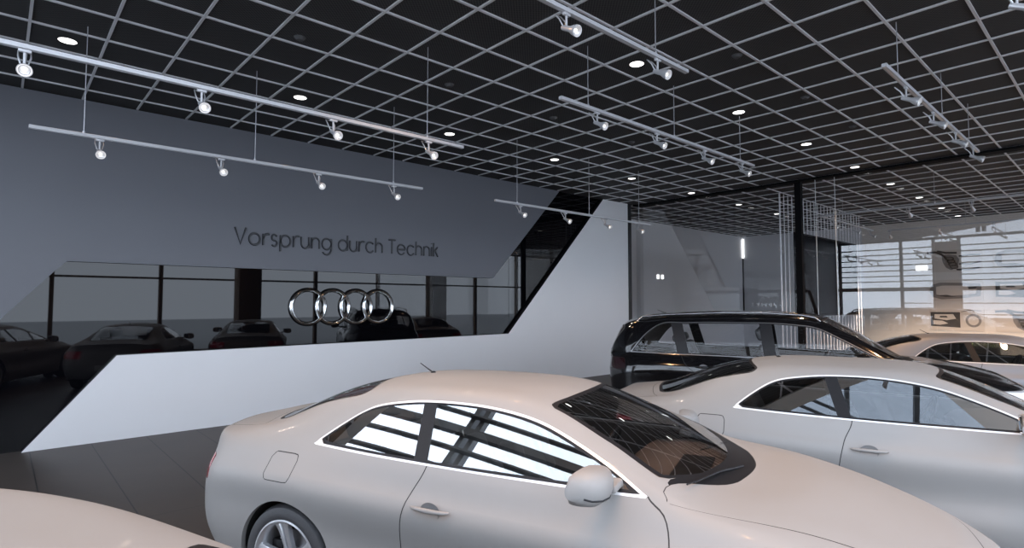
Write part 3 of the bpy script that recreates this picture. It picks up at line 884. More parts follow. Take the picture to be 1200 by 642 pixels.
# roof rails of the black car
for sd in (1, -1):
    m = MB()
    pts = [(-.62, .655, 1.60), (-.55, .655, 1.655), (-.2, .67, 1.685), (.5, .675, 1.715), (1.1, .67, 1.715), (1.55, .655, 1.69), (1.70, .65, 1.66), (1.76, .645, 1.61)]
    m.tube([(x, y * sd, z) for x, y, z in pts], .016, 10)
    m.build('roof_rail', pbr('rail_metal', (.25, .25, .26), .25, .9, var=.02) if sd > 0 else MATS['rail_metal'], suv)
# ------------------------------------------------------------------ the room
CEIL = 4.573; WALL = 9.41; XE = 22.7; XP = 13.1; XF = -2.6; YF = -5.0; YB = 10.97
M_GREY = pbr('grey_wall_paint', (.125, .130, .150), .5, var=.02, scale=2, bump=.05, bscale=200)
M_WHITE = pbr('white_wall_paint', (.77, .772, .79), .5, var=.015, scale=2, bump=.05, bscale=200)
M_EDGE = pbr('black_edge', (.006, .006, .008), .4, var=.05)
M_BLACKGLASS = pbr('black_wall_glass', (.002, .002, .003), .015, 0, 0, spec=.33, var=.05)
M_BACKW = pbr('back_wall_grey', (.60, .60, .62), .6, var=.02, scale=2)
M_BEIGE = pbr('end_wall_beige', (.62, .575, .525), .6, var=.02, scale=2)
M_BROWN = pbr('brown_mullion', (.16, .085, .035), .5, var=.12, scale=5)  # warm room light put into the mullion colour as brown
M_COLUMN = pbr('brown_column', (.19, .105, .045), .55, var=.1, scale=4)
M_DARKFR = pbr('dark_frame', (.03, .032, .036), .4, var=.05)
M_TRACK = pbr('track_white', (.46, .46, .48), .4, 0, .2, var=.01)
M_LAMP = pbr('lamp_metal', (.62, .62, .64), .3, .5, .2, var=.02)
M_LENS = pbr('lamp_lens', (.4, .4, .42), .15, .6, emit=(1, .98, .96), estr=.42, var=.02)
M_BULB = pbr('lamp_bulb', (.9, .9, .9), .2, emit=(1, .98, .96), estr=1.6, var=.02)
M_MATTE = pbr('matte_black', (.006, .006, .007), .8, spec=.08, var=.05)
M_DOWN = pbr('downlight_glow', (.9, .9, .9), .3, emit=(1, .98, .95), estr=3.0, var=.02)
M_GRID = pbr('ceiling_grid_metal', (.70, .70, .72), .45, .1, var=.02)
M_PANE = thin_glass('window_pane', (.97, .98, .98), .03, .6)
M_UPPANE = thin_glass('tinted_upper_pane', (.78, .79, .80), .04, .6)
M_ADDEDPANE = thin_glass('added_skylight_pane', (.16, .17, .18), .04, .6)
M_PART = thin_glass('partition_glass', (.94, .95, .96), .075, .5)
M_WIRE = pbr('suspension_wire', (.45, .45, .48), .4, .5, var=.02)


def ceiling_material():
    m, n, l = nodes_of('perforated_ceiling_panel')
    b = n['Principled BSDF']; b.inputs['Roughness'].default_value = .75
    tc = n.new('ShaderNodeTexCoord'); sx = n.new('ShaderNodeSeparateXYZ')
    l.new(tc.outputs['Object'], sx.inputs[0])
    k = 2 * PI / .036
    outs = []
    for a, bb in ((1, .0), (0., 1)):
        ad = n.new('ShaderNodeMath'); ad.operation = 'MULTIPLY'; ad.inputs[1].default_value = a * k if a else bb * k
        l.new(sx.outputs['X' if a else 'Y'], ad.inputs[0])
        sn = n.new('ShaderNodeMath'); sn.operation = 'SINE'; l.new(ad.outputs[0], sn.inputs[0]); outs.append(sn)
    mu = n.new('ShaderNodeMath'); mu.operation = 'MULTIPLY'; l.new(outs[0].outputs[0], mu.inputs[0]); l.new(outs[1].outputs[0], mu.inputs[1])
    r = n.new('ShaderNodeValToRGB')
    r.color_ramp.elements[0].position = .35; r.color_ramp.elements[0].color = (.004, .004, .0045, 1)
    r.color_ramp.elements[1].position = .6; r.color_ramp.elements[1].color = (.052, .05, .05, 1)
    mp = n.new('ShaderNodeMapRange'); mp.inputs['From Min'].default_value = -1; l.new(mu.outputs[0], mp.inputs['Value'])
    l.new(mp.outputs['Result'], r.inputs['Fac']); l.new(r.outputs['Color'], b.inputs['Base Color'])
    return m


def floor_material():
    m, n, l = nodes_of('large_dark_floor_tiles')
    b = n['Principled BSDF']
    tc = n.new('ShaderNodeTexCoord'); sx = n.new('ShaderNodeSeparateXYZ'); l.new(tc.outputs['Object'], sx.inputs[0])
    masks = []
    for ax, off, per, hw in (('X', .36 + 6.2, .62, .006), ('Y', 5.85 + 35., 3.5, .003)):
        a = n.new('ShaderNodeMath'); a.operation = 'ADD'; a.inputs[1].default_value = -off + 100 * per + per / 2; l.new(sx.outputs[ax], a.inputs[0])
        mo = n.new('ShaderNodeMath'); mo.operation = 'MODULO'; mo.inputs[1].default_value = per; l.new(a.outputs[0], mo.inputs[0])
        su = n.new('ShaderNodeMath'); su.operation = 'SUBTRACT'; su.inputs[1].default_value = per / 2; l.new(mo.outputs[0], su.inputs[0])
        ab = n.new('ShaderNodeMath'); ab.operation = 'ABSOLUTE'; l.new(su.outputs[0], ab.inputs[0])
        le = n.new('ShaderNodeMath'); le.operation = 'LESS_THAN'; le.inputs[1].default_value = hw; l.new(ab.outputs[0], le.inputs[0])
        masks.append(le)
    mx = n.new('ShaderNodeMath'); mx.operation = 'MAXIMUM'; l.new(masks[0].outputs[0], mx.inputs[0]); l.new(masks[1].outputs[0], mx.inputs[1])
    no = n.new('ShaderNodeTexNoise'); no.inputs['Scale'].default_value = 1.5; no.inputs['Detail'].default_value = 6; l.new(tc.outputs['Object'], no.inputs['Vector'])
    r = n.new('ShaderNodeValToRGB'); r.color_ramp.elements[0].color = (.043, .035, .031, 1); r.color_ramp.elements[1].color = (.064, .053, .045, 1)
    l.new(no.outputs['Fac'], r.inputs['Fac'])
    mi = n.new('ShaderNodeMix'); mi.data_type = 'RGBA'; l.new(mx.outputs[0], mi.inputs[0]); l.new(r.outputs['Color'], mi.inputs[6]); mi.inputs[7].default_value = (.006, .006, .007, 1)
    l.new(mi.outputs[2], b.inputs['Base Color'])
    b.inputs['Roughness'].default_value = .42
    b.inputs['Specular IOR Level'].default_value = .22
    return m


M_CEIL = ceiling_material(); M_FLOOR = floor_material()


def S(o): o['kind'] = 'structure'; return o


HF = 13.0                                   # height of the tall glazed corner
E0 = Vector((-1.4, 5.4)); EN = Vector((.671, .741)).normalized()
def edge_x(y): return E0.x - (y - E0.y) * EN.y / EN.x
def edge_y(x): return E0.y - (x - E0.x) * EN.x / EN.y
S(MB().box((XF - .2, YF - .2, -.12), (XE + .2, YB + .2, 0)).build('floor', M_FLOOR))
cp = [(XF, edge_y(XF)), (edge_x(YF - .2), YF - .2), (XE + .2, YF - .2), (XE + .2, YB + .2), (XF, YB + .2)]
ceil = S(MB().prism(cp, 'z', CEIL + .012, CEIL + .14).build('ceiling', M_CEIL))
g = MB()
GS = .6157
x = .14 - GS * 5
while x < XE:
    if x > XF: g.box((x - .012, max(YF, edge_y(x)), CEIL - .004), (x + .012, YB if x > 13 else WALL, CEIL + .014))
    x += GS
y = .956 - GS * 10
while y < YB:
    if y > YF: g.box((max(XF, edge_x(y)) if y < WALL else 13, y - .012, CEIL - .0045), (XE, y + .012, CEIL + .0135))
    y += GS
g.build('ceiling_grid', M_GRID, ceil)['kind'] = 'structure'
# fascia above the ceiling edge and the high roof of the glazed corner
A_ = Vector(cp[0]); B_ = Vector(cp[1])
S(MB().prism([(A_.x, A_.y), (B_.x, B_.y), (B_.x + .15 * EN.x, B_.y + .15 * EN.y), (A_.x + .15 * EN.x, A_.y + .15 * EN.y)], 'z', CEIL - .02, HF).build('trim_9', M_BEIGE))
YR = .6
S(MB().prism([(XF - .2, YR), (edge_x(YR) + .2, YR), (A_.x, A_.y + .4), (XF - .2, A_.y + .4)], 'z', HF, HF + .15).build('trim_10', M_BEIGE))
rb_ = MB()
for k in range(4):
    yy = YR - .1 - k * 1.7; rb_.box((XF, yy - .06, HF), (2.6, yy + .06, HF + .12))
o = S(rb_.build('window_30', M_DARKFR)); p = MB(); p.add([(XF, YF, HF + .05), (2.6, YF, HF + .05), (2.6, YR, HF + .05), (XF, YR, HF + .05)], [(0, 1, 2, 3)]); p.build('pane', M_ADDEDPANE, o)  # skylight added out of view so the car windows reflect white sky
S(MB().prism([(2.6, YF - .2), (B_.x + .2, YF - .2), (edge_x(YR) + .2, YR), (2.6, YR)], 'z', HF, HF + .15).build('trim_11', M_BEIGE))

# left wall: black mirror glass with a grey upper and a white lower cladding
S(MB().box((XF - .2, WALL + .09, 0), (12.75, WALL + .25, CEIL + .012)).build('wall_left', M_EDGE))
S(MB().box((XF, WALL + .07, 0), (12.75, WALL + .088, CEIL)).build('trim_1', M_BLACKGLASS))


def clad(name, poly, y0, y1, mat):
    m = MB(); n = len(poly)
    m.add([(x, y0, z) for x, z in poly], [tuple(range(n))], 0)
    m.add([(x, y0, z) for x, z in poly] + [(x, y1, z) for x, z in poly], [(i, i + n, (i + 1) % n + n, (i + 1) % n) for i in range(n)], 1)
    return S(m.build(name, [mat, M_EDGE]))


zc = CEIL - .002
clad('trim_2', [(XF, zc), (XF, -.001 + .0), (-1.32, .0), (.54, 2.27), (.66, 2.40), (7.95, 2.39), (10.06, zc)], WALL, WALL + .068, M_GREY)
clad('trim_3', [(.28, .001), (1.23, 1.14), (8.37, 1.18), (11.70, zc), (12.75, zc), (12.75, .001)], WALL - .03, WALL + .066, M_WHITE)
S(MB().box((12.75, WALL - .04, 0), (12.90, WALL + .25, CEIL)).build('trim_4', M_EDGE))
# back room
S(MB().box((12.9, YB, 0), (XE + .2, YB + .2, CEIL)).build('wall_back', M_BACKW))
S(MB().box((12.75, WALL + .25, 0), (12.9, YB + .2, CEIL)).build('wall_side', M_BACKW))
S(MB().box((XE, 6.6, 0), (XE + .2, YB, CEIL)).build('wall_end', M_BACKW))  # shaded stretch of the end wall, the shade put into its grey
S(MB().box((XE, YF, 0), (XE + .2, 6.6, CEIL)).build('wall_right', M_BEIGE))  # lit stretch of the same wall, warm light put into its beige
# partition: beam, post, panes
S(MB().box((12.98, YF, CEIL - .05), (13.22, WALL - .04, CEIL - .006)).build('trim_5', M_MATTE))
S(MB().box((13.04, 4.96, 0), (13.16, 5.09, CEIL - .05)).build('trim_6', M_MATTE))
wi = 3
ys = [WALL - .05, 5.09]
edges_y = [4.96, 4.674, 4.288, 2.6, 1.2, -.2, -1.6, -3.2, YF + .05]
for a, b in [(WALL - .05, 5.09)] + list(zip(edges_y[:-1], edges_y[1:])):
    p = MB(); p.add([(XP, b + .004, .01), (XP, a - .004, .01), (XP, a - .004, CEIL - .05), (XP, b + .004, CEIL - .05)], [(0, 1, 2, 3)])
    o = S(p.build('window_%d' % wi, M_PART)); wi += 1
M_GEDGE = pbr('glass_edge', (.75, .8, .82), .3, var=.02)
t = MB()
for yy in (4.674, 4.288): t.box((XP - .006, yy - .004, .01), (XP + .006, yy + .004, CEIL - .05))
S(t.build('trim_7', M_GEDGE))
# light strip in the far corner
MB().box((XE - .05, YB - .07, 3.70), (XE - .003, YB - .003, 4.47), 0, .008).build('light_strip', pbr('strip_glow', (1, 1, 1), .4, emit=(1, 1, 1), estr=3, var=.01), None, 'glowing white vertical light strip in the far room corner', 'light')
MB().box((XE - .04, YB - .05, 1.2), (XE - .002, YB - .002, 3.69), 0).build('trim_8', M_EDGE)['kind'] = 'structure'

# facades behind the camera
f = MB()
XB = B_.x
for X in (1.3, 4.4, 10.2, 13.2, 19.0, 22.0, -1.6): f.box((X - .06, YF - .12, 0), (X + .06, YF + .06, HF if X < XB else CEIL))
f.box((XF, YF - .06, 2.72), (XE, YF + .02, 2.79)); f.box((XF, YF - .1, 0), (XE, YF + .04, .12)); f.box((XF, YF - .06, CEIL - .05), (XE, YF + .02, CEIL + .05))
for z in (6.4, 8.2): f.box((XF, YF - .06, z), (XB, YF + .02, z + .08))
o = S(f.build('window_1', M_BROWN))
p = MB(); p.add([(XF, YF - .02, 0), (XE, YF - .02, 0), (XE, YF - .02, CEIL), (XF, YF - .02, CEIL)], [(0, 1, 2, 3)]); p.build('pane', M_PANE, o)
p = MB(); p.add([(XF, YF - .02, CEIL), (XB, YF - .02, CEIL), (XB, YF - .02, HF), (XF, YF - .02, HF)], [(0, 1, 2, 3)]); p.build('upper_pane', M_UPPANE, o)
for X in (7.3, 16.2):
    S(MB().box((X - .42, YF + .06, 0), (X + .42, YF + .7, HF if X < XB else CEIL), 0, .02).build('column', M_COLUMN))
f = MB(); YT = A_.y + .3
for Y in (9.3, 6.9, 5.75, 4.9, 2.4, -.1, -2.6, -4.95): f.box((XF - .1, Y - .05, 0), (XF + .05, Y + .05, HF if Y in (-4.95, -.1) else CEIL))
f.box((XF - .12, YF, 2.36), (XF + .06, WALL, 2.52)); f.box((XF - .1, YF, 0), (XF + .04, WALL, .15)); f.box((XF - .1, YF, CEIL - .08), (XF + .04, WALL, CEIL + .02))
z = 2.78
while z < CEIL - .2:
    f.box((XF - .06, YF, z - .022), (XF + .03, WALL, z + .022)); z += .235
for z in (.5, .95, 1.4, 1.85):
    f.box((XF - .06, 5.75, z - .018), (XF + .03, 6.9, z + .018)); f.box((XF - .06, -2.6, z - .018), (XF + .03, 4.9, z + .018))
o = S(f.build('window_2', M_DARKFR))
p = MB(); p.add([(XF - .02, YF, 0), (XF - .02, WALL, 0), (XF - .02, WALL, CEIL), (XF - .02, YF, CEIL)], [(3, 2, 1, 0)]); p.build('pane', M_PANE, o)
p = MB(); p.add([(XF - .02, YF, CEIL), (XF - .02, YT, CEIL), (XF - .02, YT, HF), (XF - .02, YF, HF)], [(3, 2, 1, 0)]); p.build('upper_pane', M_UPPANE, o)
# added unseen louvre beams and posts in the tall corner, shaped for window reflections
Db = Vector((.368, -.930)); Nb = Vector((.930, .368)); P0b = Vector((-2.5, 6.6)); P1b = P0b + Db * 12.0
z = 4.9; k = 0
while z < 12.5:
    hh = .09 if k % 5 == 2 else .022
    m = MB(); m.prism([tuple(P0b), tuple(P1b), tuple(P1b + Nb * .05), tuple(P0b + Nb * .05)], 'z', z - hh, z + hh)
    S(m.build('trim_%d' % (20 + k), M_BROWN if hh > .1 else M_DARKFR)); z += .46; k += 1
for k, t in enumerate((2.6, 2.8)):
    q_ = P0b + Db * t
    S(MB().prism([tuple(q_), tuple(q_ + Db * .1), tuple(q_ + Db * .1 - Nb * .1), tuple(q_ - Nb * .1)], 'z', CEIL, HF).build('column', M_DARKFR))
S(MB().box((XF - .05, 4.95, .15), (XF + .10, 5.70, CEIL - .2), 0, .01).build('column', M_COLUMN))
S(MB().box((-60, -60, -.3), (80, 60, -.13)).build('ground', pbr('outside_paving', (.42, .42, .42), .8, var=.1, scale=.5)))

# ------------------------------------------------------------------ slogan and emblem on the left wall
def arc(cx, cy, r, a0, a1, n=18, ry=None):
    return [(cx + r * math.cos(math.radians(a0 + (a1 - a0) * k / n)), cy + (ry or r) * math.sin(math.radians(a0 + (a1 - a0) * k / n))) for k in range(n + 1)]


GL = {
 'V': (1.0, [[(0, 1.4), (.5, 0), (1, 1.4)]]), 'o': (1.0, [arc(.5, .5, .5, 0, 360, 28)]),
 'r': (.5, [[(0, 0), (0, 1)], arc(.46, .55, .46, 180, 75)]),
 's': (.56, [arc(.28, .745, .255, 25, 250, 14) + arc(.28, .25, .25, 75, -155, 14)]),
 'p': (1.0, [[(0, 1), (0, -.45)], arc(.5, .5, .5, 0, 360, 28)]),
 'u': (.8, [[(0, 1)] + arc(.4, .4, .4, 180, 360), [(.8, 1), (.8, 0)]]),
 'n': (.8, [[(0, 0), (0, 1)], arc(.4, .6, .4, 180, 0) + [(.8, 0)]]),
 'g': (1.0, [arc(.5, .5, .5, 0, 360, 28), [(1, 1), (1, .05)] + arc(.5, .02, .5, 0, -150)]),
 'd': (1.0, [arc(.5, .5, .5, 0, 360, 28), [(1, 0), (1, 1.45)]]),
 'c': (.88, [arc(.5, .5, .5, 42, 318, 24)]),
 'h': (.8, [[(0, 0), (0, 1.45)], arc(.4, .6, .4, 180, 0) + [(.8, 0)]]),
 'T': (.86, [[(0, 1.4), (.86, 1.4)], [(.43, 0), (.43, 1.4)]]),
 'e': (1.0, [[(0, .5), (1, .5)] + arc(.5, .5, .5, 0, 320, 26)]),
 'i': (.0, [[(0, 0), (0, 1)], [(0, 1.30), (0, 1.36)]]),
 'k': (.62, [[(0, 0), (0, 1.45)], [(.56, 1), (0, .42)], [(.2, .6), (.62, 0)]]),
}
M_LETTER = pbr('black_lettering', (.006, .007, .012), .35, var=.05)
tx = 0; words = []
for w in ('Vorsprung', 'durch', 'Technik'):
    st = []
    for ch in w:
        adv, strokes = GL[ch]
        st += [[(px + tx, pz) for px, pz in s_] for s_ in strokes]
        tx += adv + .30
    words.append((w, st)); tx += .52
tw = tx - .82
slog = empty('wall_lettering', (2.70, WALL - .006, 2.775), 0, 'black slogan lettering in three words on the dark grey wall cladding', 'lettering')
kx = 3.80 / tw; kz = .185
for w, st in words:
    m = MB()
    for s_ in st: m.tube([(px * kx, 0, pz * kz) for px, pz in s_], .018, 6)
    m.build('word', M_LETTER, slog)

emb = empty('ring_emblem', (4.558, WALL + .05, 1.787), 0, 'large chrome emblem of four interlocking rings on the black wall glass', 'emblem')
for k in range(4):
    m = MB(); cx = (k - 1.5) * .436
    pts = [(cx + .292 * math.cos(2 * PI * i / 64), -.02 - .014 * (k % 2) * 0, .292 * math.sin(2 * PI * i / 64)) for i in range(64)]
    # flat-topped ring section
    V = []; F = []; sec = [(-.036, .0), (-.034, -.012), (-.012, -.040), (0, -.046), (.012, -.040), (.034, -.012), (.036, .0)]
    n = len(sec)
    for i in range(72):
        a = 2 * PI * i / 72
        for (dr, dy) in sec:
            rr = .290 + dr; V.append((cx + rr * math.cos(a), dy - .001 * k, rr * math.sin(a)))
    for i in range(72):
        j = (i + 1) % 72
        for s_ in range(n - 1): F.append((i * n + s_, j * n + s_, j * n + s_ + 1, i * n + s_ + 1))
    m.add(V, F, 0, True)
    m.build('ring', M_CHROME, emb)

M_ROD = pbr('white_rod', (.85, .85, .87), .4, var=.02)
# ------------------------------------------------------------------ rod screen and black panel
scr = empty('rod_screen', (0, 5.92, 0), 0, 'screen of slim white vertical rods behind the black glass panel', 'screen')
for k in range(25):
    X = 14.26 + k * .245
    m = MB(); r = .02 if k == 0 else .011
    m.tube([(X, 0, .0), (X, 0, CEIL)], r, 8); m.build('rod', M_ROD, scr)
pn = empty('display_panel', (17.05, 5.78, 2.57), 0, 'large black glass panel hung in front of the white rods', 'panel')
MB().box((-2.25, -.03, -1.06), (2.25, .05, 1.06), 0, .01).build('panel_body', M_MATTE, pn)
for hx in (-1.9, 1.9): MB().tube([(hx, .02, 1.05), (hx, .02, CEIL - 2.57)], .008, 6).build('hanger', M_TRACK, pn)
MB().box((-2.2, -.036, -1.01), (2.2, -.031, 1.01)).build('glass_front', pbr('panel_face', (.004, .004, .005), .9, spec=0, var=.05), pn)

# ------------------------------------------------------------------ posters on the end wall
M_SHEET = pbr('poster_sheet', (.55, .49, .43), .45, var=.04, scale=3)
M_INK = pbr('poster_ink', (.05, .045, .042), .6, var=.3, scale=8)
M_INK2 = pbr('poster_ink_grey', (.20, .18, .165), .6, var=.3, scale=8)
def poster(y1, y0, z0, z1, kind, label):
    r = empty('wall_picture', (XE - .0135, (y0 + y1) / 2, (z0 + z1) / 2), 0, label, 'poster', 'car part prints on the end wall')
    w = y1 - y0; h = z1 - z0
    MB().box((-.008, -w / 2, -h / 2), (.0125, w / 2, h / 2)).build('sheet', M_SHEET, r)
    m = MB(); X = -.0095
    def blob(pts, mi=0): m.add([(X, -px * w / 2, pz * h / 2) for px, pz in pts], [tuple(range(len(pts)))], mi)
    def line(pts, rr=.014, mi=0):
        rr *= 1.1
        P_ = [(-px * w / 2, pz * h / 2) for px, pz in pts]
        for (ya, za), (yb, zb) in zip(P_[:-1], P_[1:]):
            L_ = math.hypot(yb - ya, zb - za) + 1e-9; ny, nz = -(zb - za) / L_ * rr, (yb - ya) / L_ * rr
            ey, ez = (yb - ya) / L_ * rr * .4, (zb - za) / L_ * rr * .4
            m.add([(X, ya - ey + ny, za - ez + nz), (X, ya - ey - ny, za - ez - nz), (X, yb + ey - ny, zb + ez - nz), (X, yb + ey + ny, zb + ez + nz)], [(0, 1, 2, 3)], mi)
    def cut(pts): m.add([(X - .0004, -px * w / 2, pz * h / 2) for px, pz in pts], [tuple(range(len(pts)))], 2)
    def dark(pts): m.add([(X - .0006, -px * w / 2, pz * h / 2) for px, pz in pts], [tuple(range(len(pts)))], 0)
    if kind == 0:      # engine block with an exhaust pipe
        line([(-.98, .8), (-.7, .85), (-.45, .62), (-.3, .3)], .03); line([(-.6, .92), (-.3, .75), (.1, .7)], .03)
        blob([(-.45, .55), (-.2, .6), (.1, .5), (.2, .1), (.15, -.5), (-.1, -.85), (-.3, -.6), (-.42, -.1)], 1)
        for k in range(4): line(arc(-.15 + k * .05, .2 - k * .25, .14, 0, 360, 16), .014)
        line([(.2, .4), (.6, .5), (.95, .45)], .02); line([(.2, -.3), (.6, -.35), (.95, -.15)], .02); line([(.1, -.8), (.5, -.85), (.9, -.7)], .024)
    elif kind == 1:    # rounded bumper shell with lamp and grille
        tub = [(-.95, .1), (-.85, .55), (-.55, .75), (.2, .7), (.9, .6), (.95, .2), (.9, -.55), (.3, -.75), (-.5, -.85), (-.85, -.6), (-.95, -.2)]
        blob(tub, 1); cut([(-.7 if px < -.8 else px * .82, pz * .62) for px, pz in tub])
        dark([(.45, .38), (.78, .34), (.76, .12), (.5, .08)]); dark([(-.75, -.45), (-.35, -.62), (.05, -.6), (-.3, -.42)])
        for k in range(4): line([(-.2, .25 - k * .14), (.35, .22 - k * .14)], .008)
        for k in range(3): line(arc(.62, -.3, .05 + .045 * k, 0, 360, 14), .007)
    else:              # open car nose with a wheel beside it
        blob([(-.95, .72), (.15, .72), (.15, -.72), (-.95, -.62)]); cut([(-.8, .5), (-.1, .52), (.0, .1), (-.35, -.05), (-.8, .1)])
        cut([(-.85, -.05), (-.5, -.1), (-.3, -.35), (-.6, -.5), (-.85, -.45)]); dark([(-.6, .35), (-.35, .36), (-.3, .2), (-.6, .2)])
        blob(arc(.62, -.05, .28, 0, 360, 22, .62)[:-1], 1); cut(arc(.62, -.05, .19, 0, 360, 22, .42)[:-1])
        for k in range(5): line([(.62, -.05), (.62 + .18 * math.cos(k * 1.2566 + .3), -.05 + .40 * math.sin(k * 1.2566 + .3))], .010)
        line([(.2, .75), (.45, .9), (.9, .85)], .009)
    m.build('print', [M_INK, M_INK2, M_SHEET], r)
rows = ((2.85, 3.56), (1.92, 2.60), (.98, 1.66))
for r_, (z0, z1) in enumerate(rows):
    nm = ('topmost', 'middle', 'lowest')[r_]
    poster(4.70, 3.30, z0, z1, r_, '%s car part print in the left column on the beige end wall' % nm)
    poster(3.04, 1.6, z0, z1, (r_ + 1) % 3, '%s car part print in the right column on the beige end wall' % nm)
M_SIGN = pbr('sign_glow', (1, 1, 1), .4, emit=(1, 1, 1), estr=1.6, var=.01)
def onX_(px, py, X): 
    a = math.radians(47.904); p = math.radians(2.932)
    w = Vector((math.cos(a) * math.cos(p), math.sin(a) * math.cos(p), math.sin(p))); r = Vector((math.sin(a), -math.cos(a), 0)); u = r.cross(w)
    d = w + r * ((px - 600) / 666.7) - u * ((py - 321) / 666.7)
    return d
d = onX_(1080, 314, 0); s_ = (XE - .03) / d.x
sg = empty('exit_sign', (XE - .03, d.y * s_, CAM_H + d.z * s_), 0, 'small glowing white sign on the beige end wall, left of the prints', 'sign')
MB().box((-.005, -.16, -.075), (.03, .16, .075), 0, .01).build('sign_box', M_SIGN, sg)
d = onX_(774, 325, 0); s_ = (YB - .01) / d.y
for k, nm in enumerate(('left', 'right')):
    o = MB().box((-.07, -.012, -.07), (.07, .01, .07), 0, .01).build('wall_switch', M_SIGN, None, '%s small pale wall switch on the grey back wall' % ('first' if k == 0 else 'second'), 'switch')  # plates borrow the sign's glow; their brightness is put into the material
    o.location = (d.x * s_ - .14 + k * .26, YB - .011, CAM_H + d.z * s_ + .02)
for k in range(5):  # row of small white angled marks, each a plate with a bent rod
    d = onX_(882 + k * 5.4, 357, 0); s_ = (XE - .02) / d.x
    m = MB()
    m.box((-.012, -.035, -.07), (.02, .035, .07), 0, .008); m.tube([(-.01, 0, .02), (-.08, -.02, .0), (-.10, -.03, .05)], .016, 8)
    o = m.build('wall_mark', M_WHITE, None, '%s of five small white marks on the grey end wall' % ('leftmost', 'second from left', 'middle', 'fourth from left', 'rightmost')[k], 'mark', 'white marks on the end wall')
    o.location = (XE - .021, d.y * s_, CAM_H + d.z * s_)

# planter behind the black car
pl = empty('planter', (19.4, 3.3, 0), 0, 'long low dark planter box with small green plants before the end wall', 'planter')
m = MB(); m.box((-.25, -.75, 0), (.25, .9, .70), 0, .02); m.build('planter_box', M_TRIM, pl)
m = MB()
for k in range(90):
    yy = random.uniform(-.72, .1); xx = random.uniform(-.2, .2); hh = random.uniform(.08, .24); a = random.uniform(0, 2 * PI); b_ = random.uniform(.02, .1)
    dx, dy = math.cos(a) * b_, math.sin(a) * b_
    m.add([(xx - dy * .2, yy + dx * .2, .70), (xx + dy * .2, yy - dx * .2, .70), (xx + dx + dy * .15, yy + dy - dx * .15, .70 + hh * .7), (xx + dx * 1.6, yy + dy * 1.6, .70 + hh), (xx + dx - dy * .15, yy + dy + dx * .15, .70 + hh * .7)], [(0, 1, 2, 3, 4)])
m.build('plants', pbr('leaf_green', (.10, .14, .05), .6, var=.3, scale=20), pl)

# ------------------------------------------------------------------ track lights
ORD = ('first', 'second', 'third', 'fourth', 'fifth', 'sixth', 'seventh', 'eighth', 'ninth')
LAMPS = []

def make_spot():
    """spot head hung at the origin (underside of a rail), beam towards -y and down"""
    r = empty('spotlight')
    m = MB()
    m.box((-.035, -.014, -.022), (.035, .014, 0), 0, .004)
    m.tube([(0, 0, -.015), (0, 0, -.115)], .0085, 10); m.ellipsoid((0, 0, -.118), (.016, .016, .016), 12, 8)
    m.build('stem', M_TRACK, r)
    T = Matrix.Translation((0, -.01, -.125)) @ Matrix.Rotation(math.radians(118), 4, 'X')
    m = MB()
    m.lathe([(.0, -.055), (.018, -.055), (.020, -.045), (.022, .03), (.038, .075), (.0435, .10), (.0435, .114), (.040, .114), (.040, .10)], 24, 0, T)
    m.build('lamp_body', M_LAMP, r)
    m = MB(); m.lathe([(.041, .104), (.036, .096), (.026, .088), (.012, .086)], 24, 0, T); m.lathe([(.012, .086), (.012, .098), (.0, .101)], 16, 1, T); m.lathe([(.026, .102), (.029, .105), (.032, .102)], 24, 2, T)
    m.build('lens', [M_LENS, M_BULB, M_LAMP], r)
    m = MB()
    m.tube([T @ Vector(p) for p in ((-.020, .012, -.04), (-.034, .05, -.085), (-.034, .075, -.15), (.034, .075, -.15), (.034, .05, -.085), (.020, .012, -.04))], .0055, 8)
    m.build('handle', M_LAMP, r)
    return r

proto = [None]
def spot(x, y, z, label, group, rz=0.):
    if proto[0] is None: proto[0] = o = make_spot()
    else: o = copy_tree(proto[0])
    o.location = (x, y, z); o.rotation_euler.z = rz; tag(o, label, 'spotlight', group)
    LAMPS.append((x, y - .15, z - .2))
    return o

def track(name_label, where, p0, p1, z, spots, wires, group):
    """rail between p0 and p1 (plan points); spots / wires are distances measured as world coordinate along the rail axis"""
    ax = 0 if abs(p1[0] - p0[0]) > abs(p1[1] - p0[1]) else 1
    r = empty('track_rail', (0, 0, 0), 0, name_label, 'track')
    m = MB()
    a = Vector((*p0, z)); b = Vector((*p1, z))
    hw, hh = .022, .017
    if ax == 0:
        m.box((p0[0], p0[1] - hw, z - hh), (p1[0], p0[1] + hw, z + hh), 0, .003, 1)
        m.box((p0[0] + .01, p0[1] - .007, z - hh - .002), (p1[0] - .01, p0[1] + .007, z - hh + .001), 1)
    else:
        lo, hi = min(p0[1], p1[1]), max(p0[1], p1[1])
        m.box((p0[0] - hw, lo, z - hh), (p0[0] + hw, hi, z + hh), 0, .003, 1)
    m.build('rail', [M_TRACK, M_LAMP], r)
    for q in wires:
        w = (q, p0[1]) if ax == 0 else (p0[0], q)
        m = MB(); m.tube([(*w, z + hh), (*w, CEIL)], .0042, 6); m.lathe([(.012, z + hh + .02), (.012, z + hh)], 10, 0, Matrix.Translation((*w, 0)))
        m.build('suspension_cable', M_WIRE, r)
    for k, q in enumerate(spots):
        w = (q, p0[1]) if ax == 0 else (p0[0], q)
        spot(w[0], w[1], z - hh - .0012, ('%s white spotlight %s' % (ORD[k], where)) if len(spots) > 1 else 'white spotlight ' + where, group, 0. if ax == 0 else PI / 2)

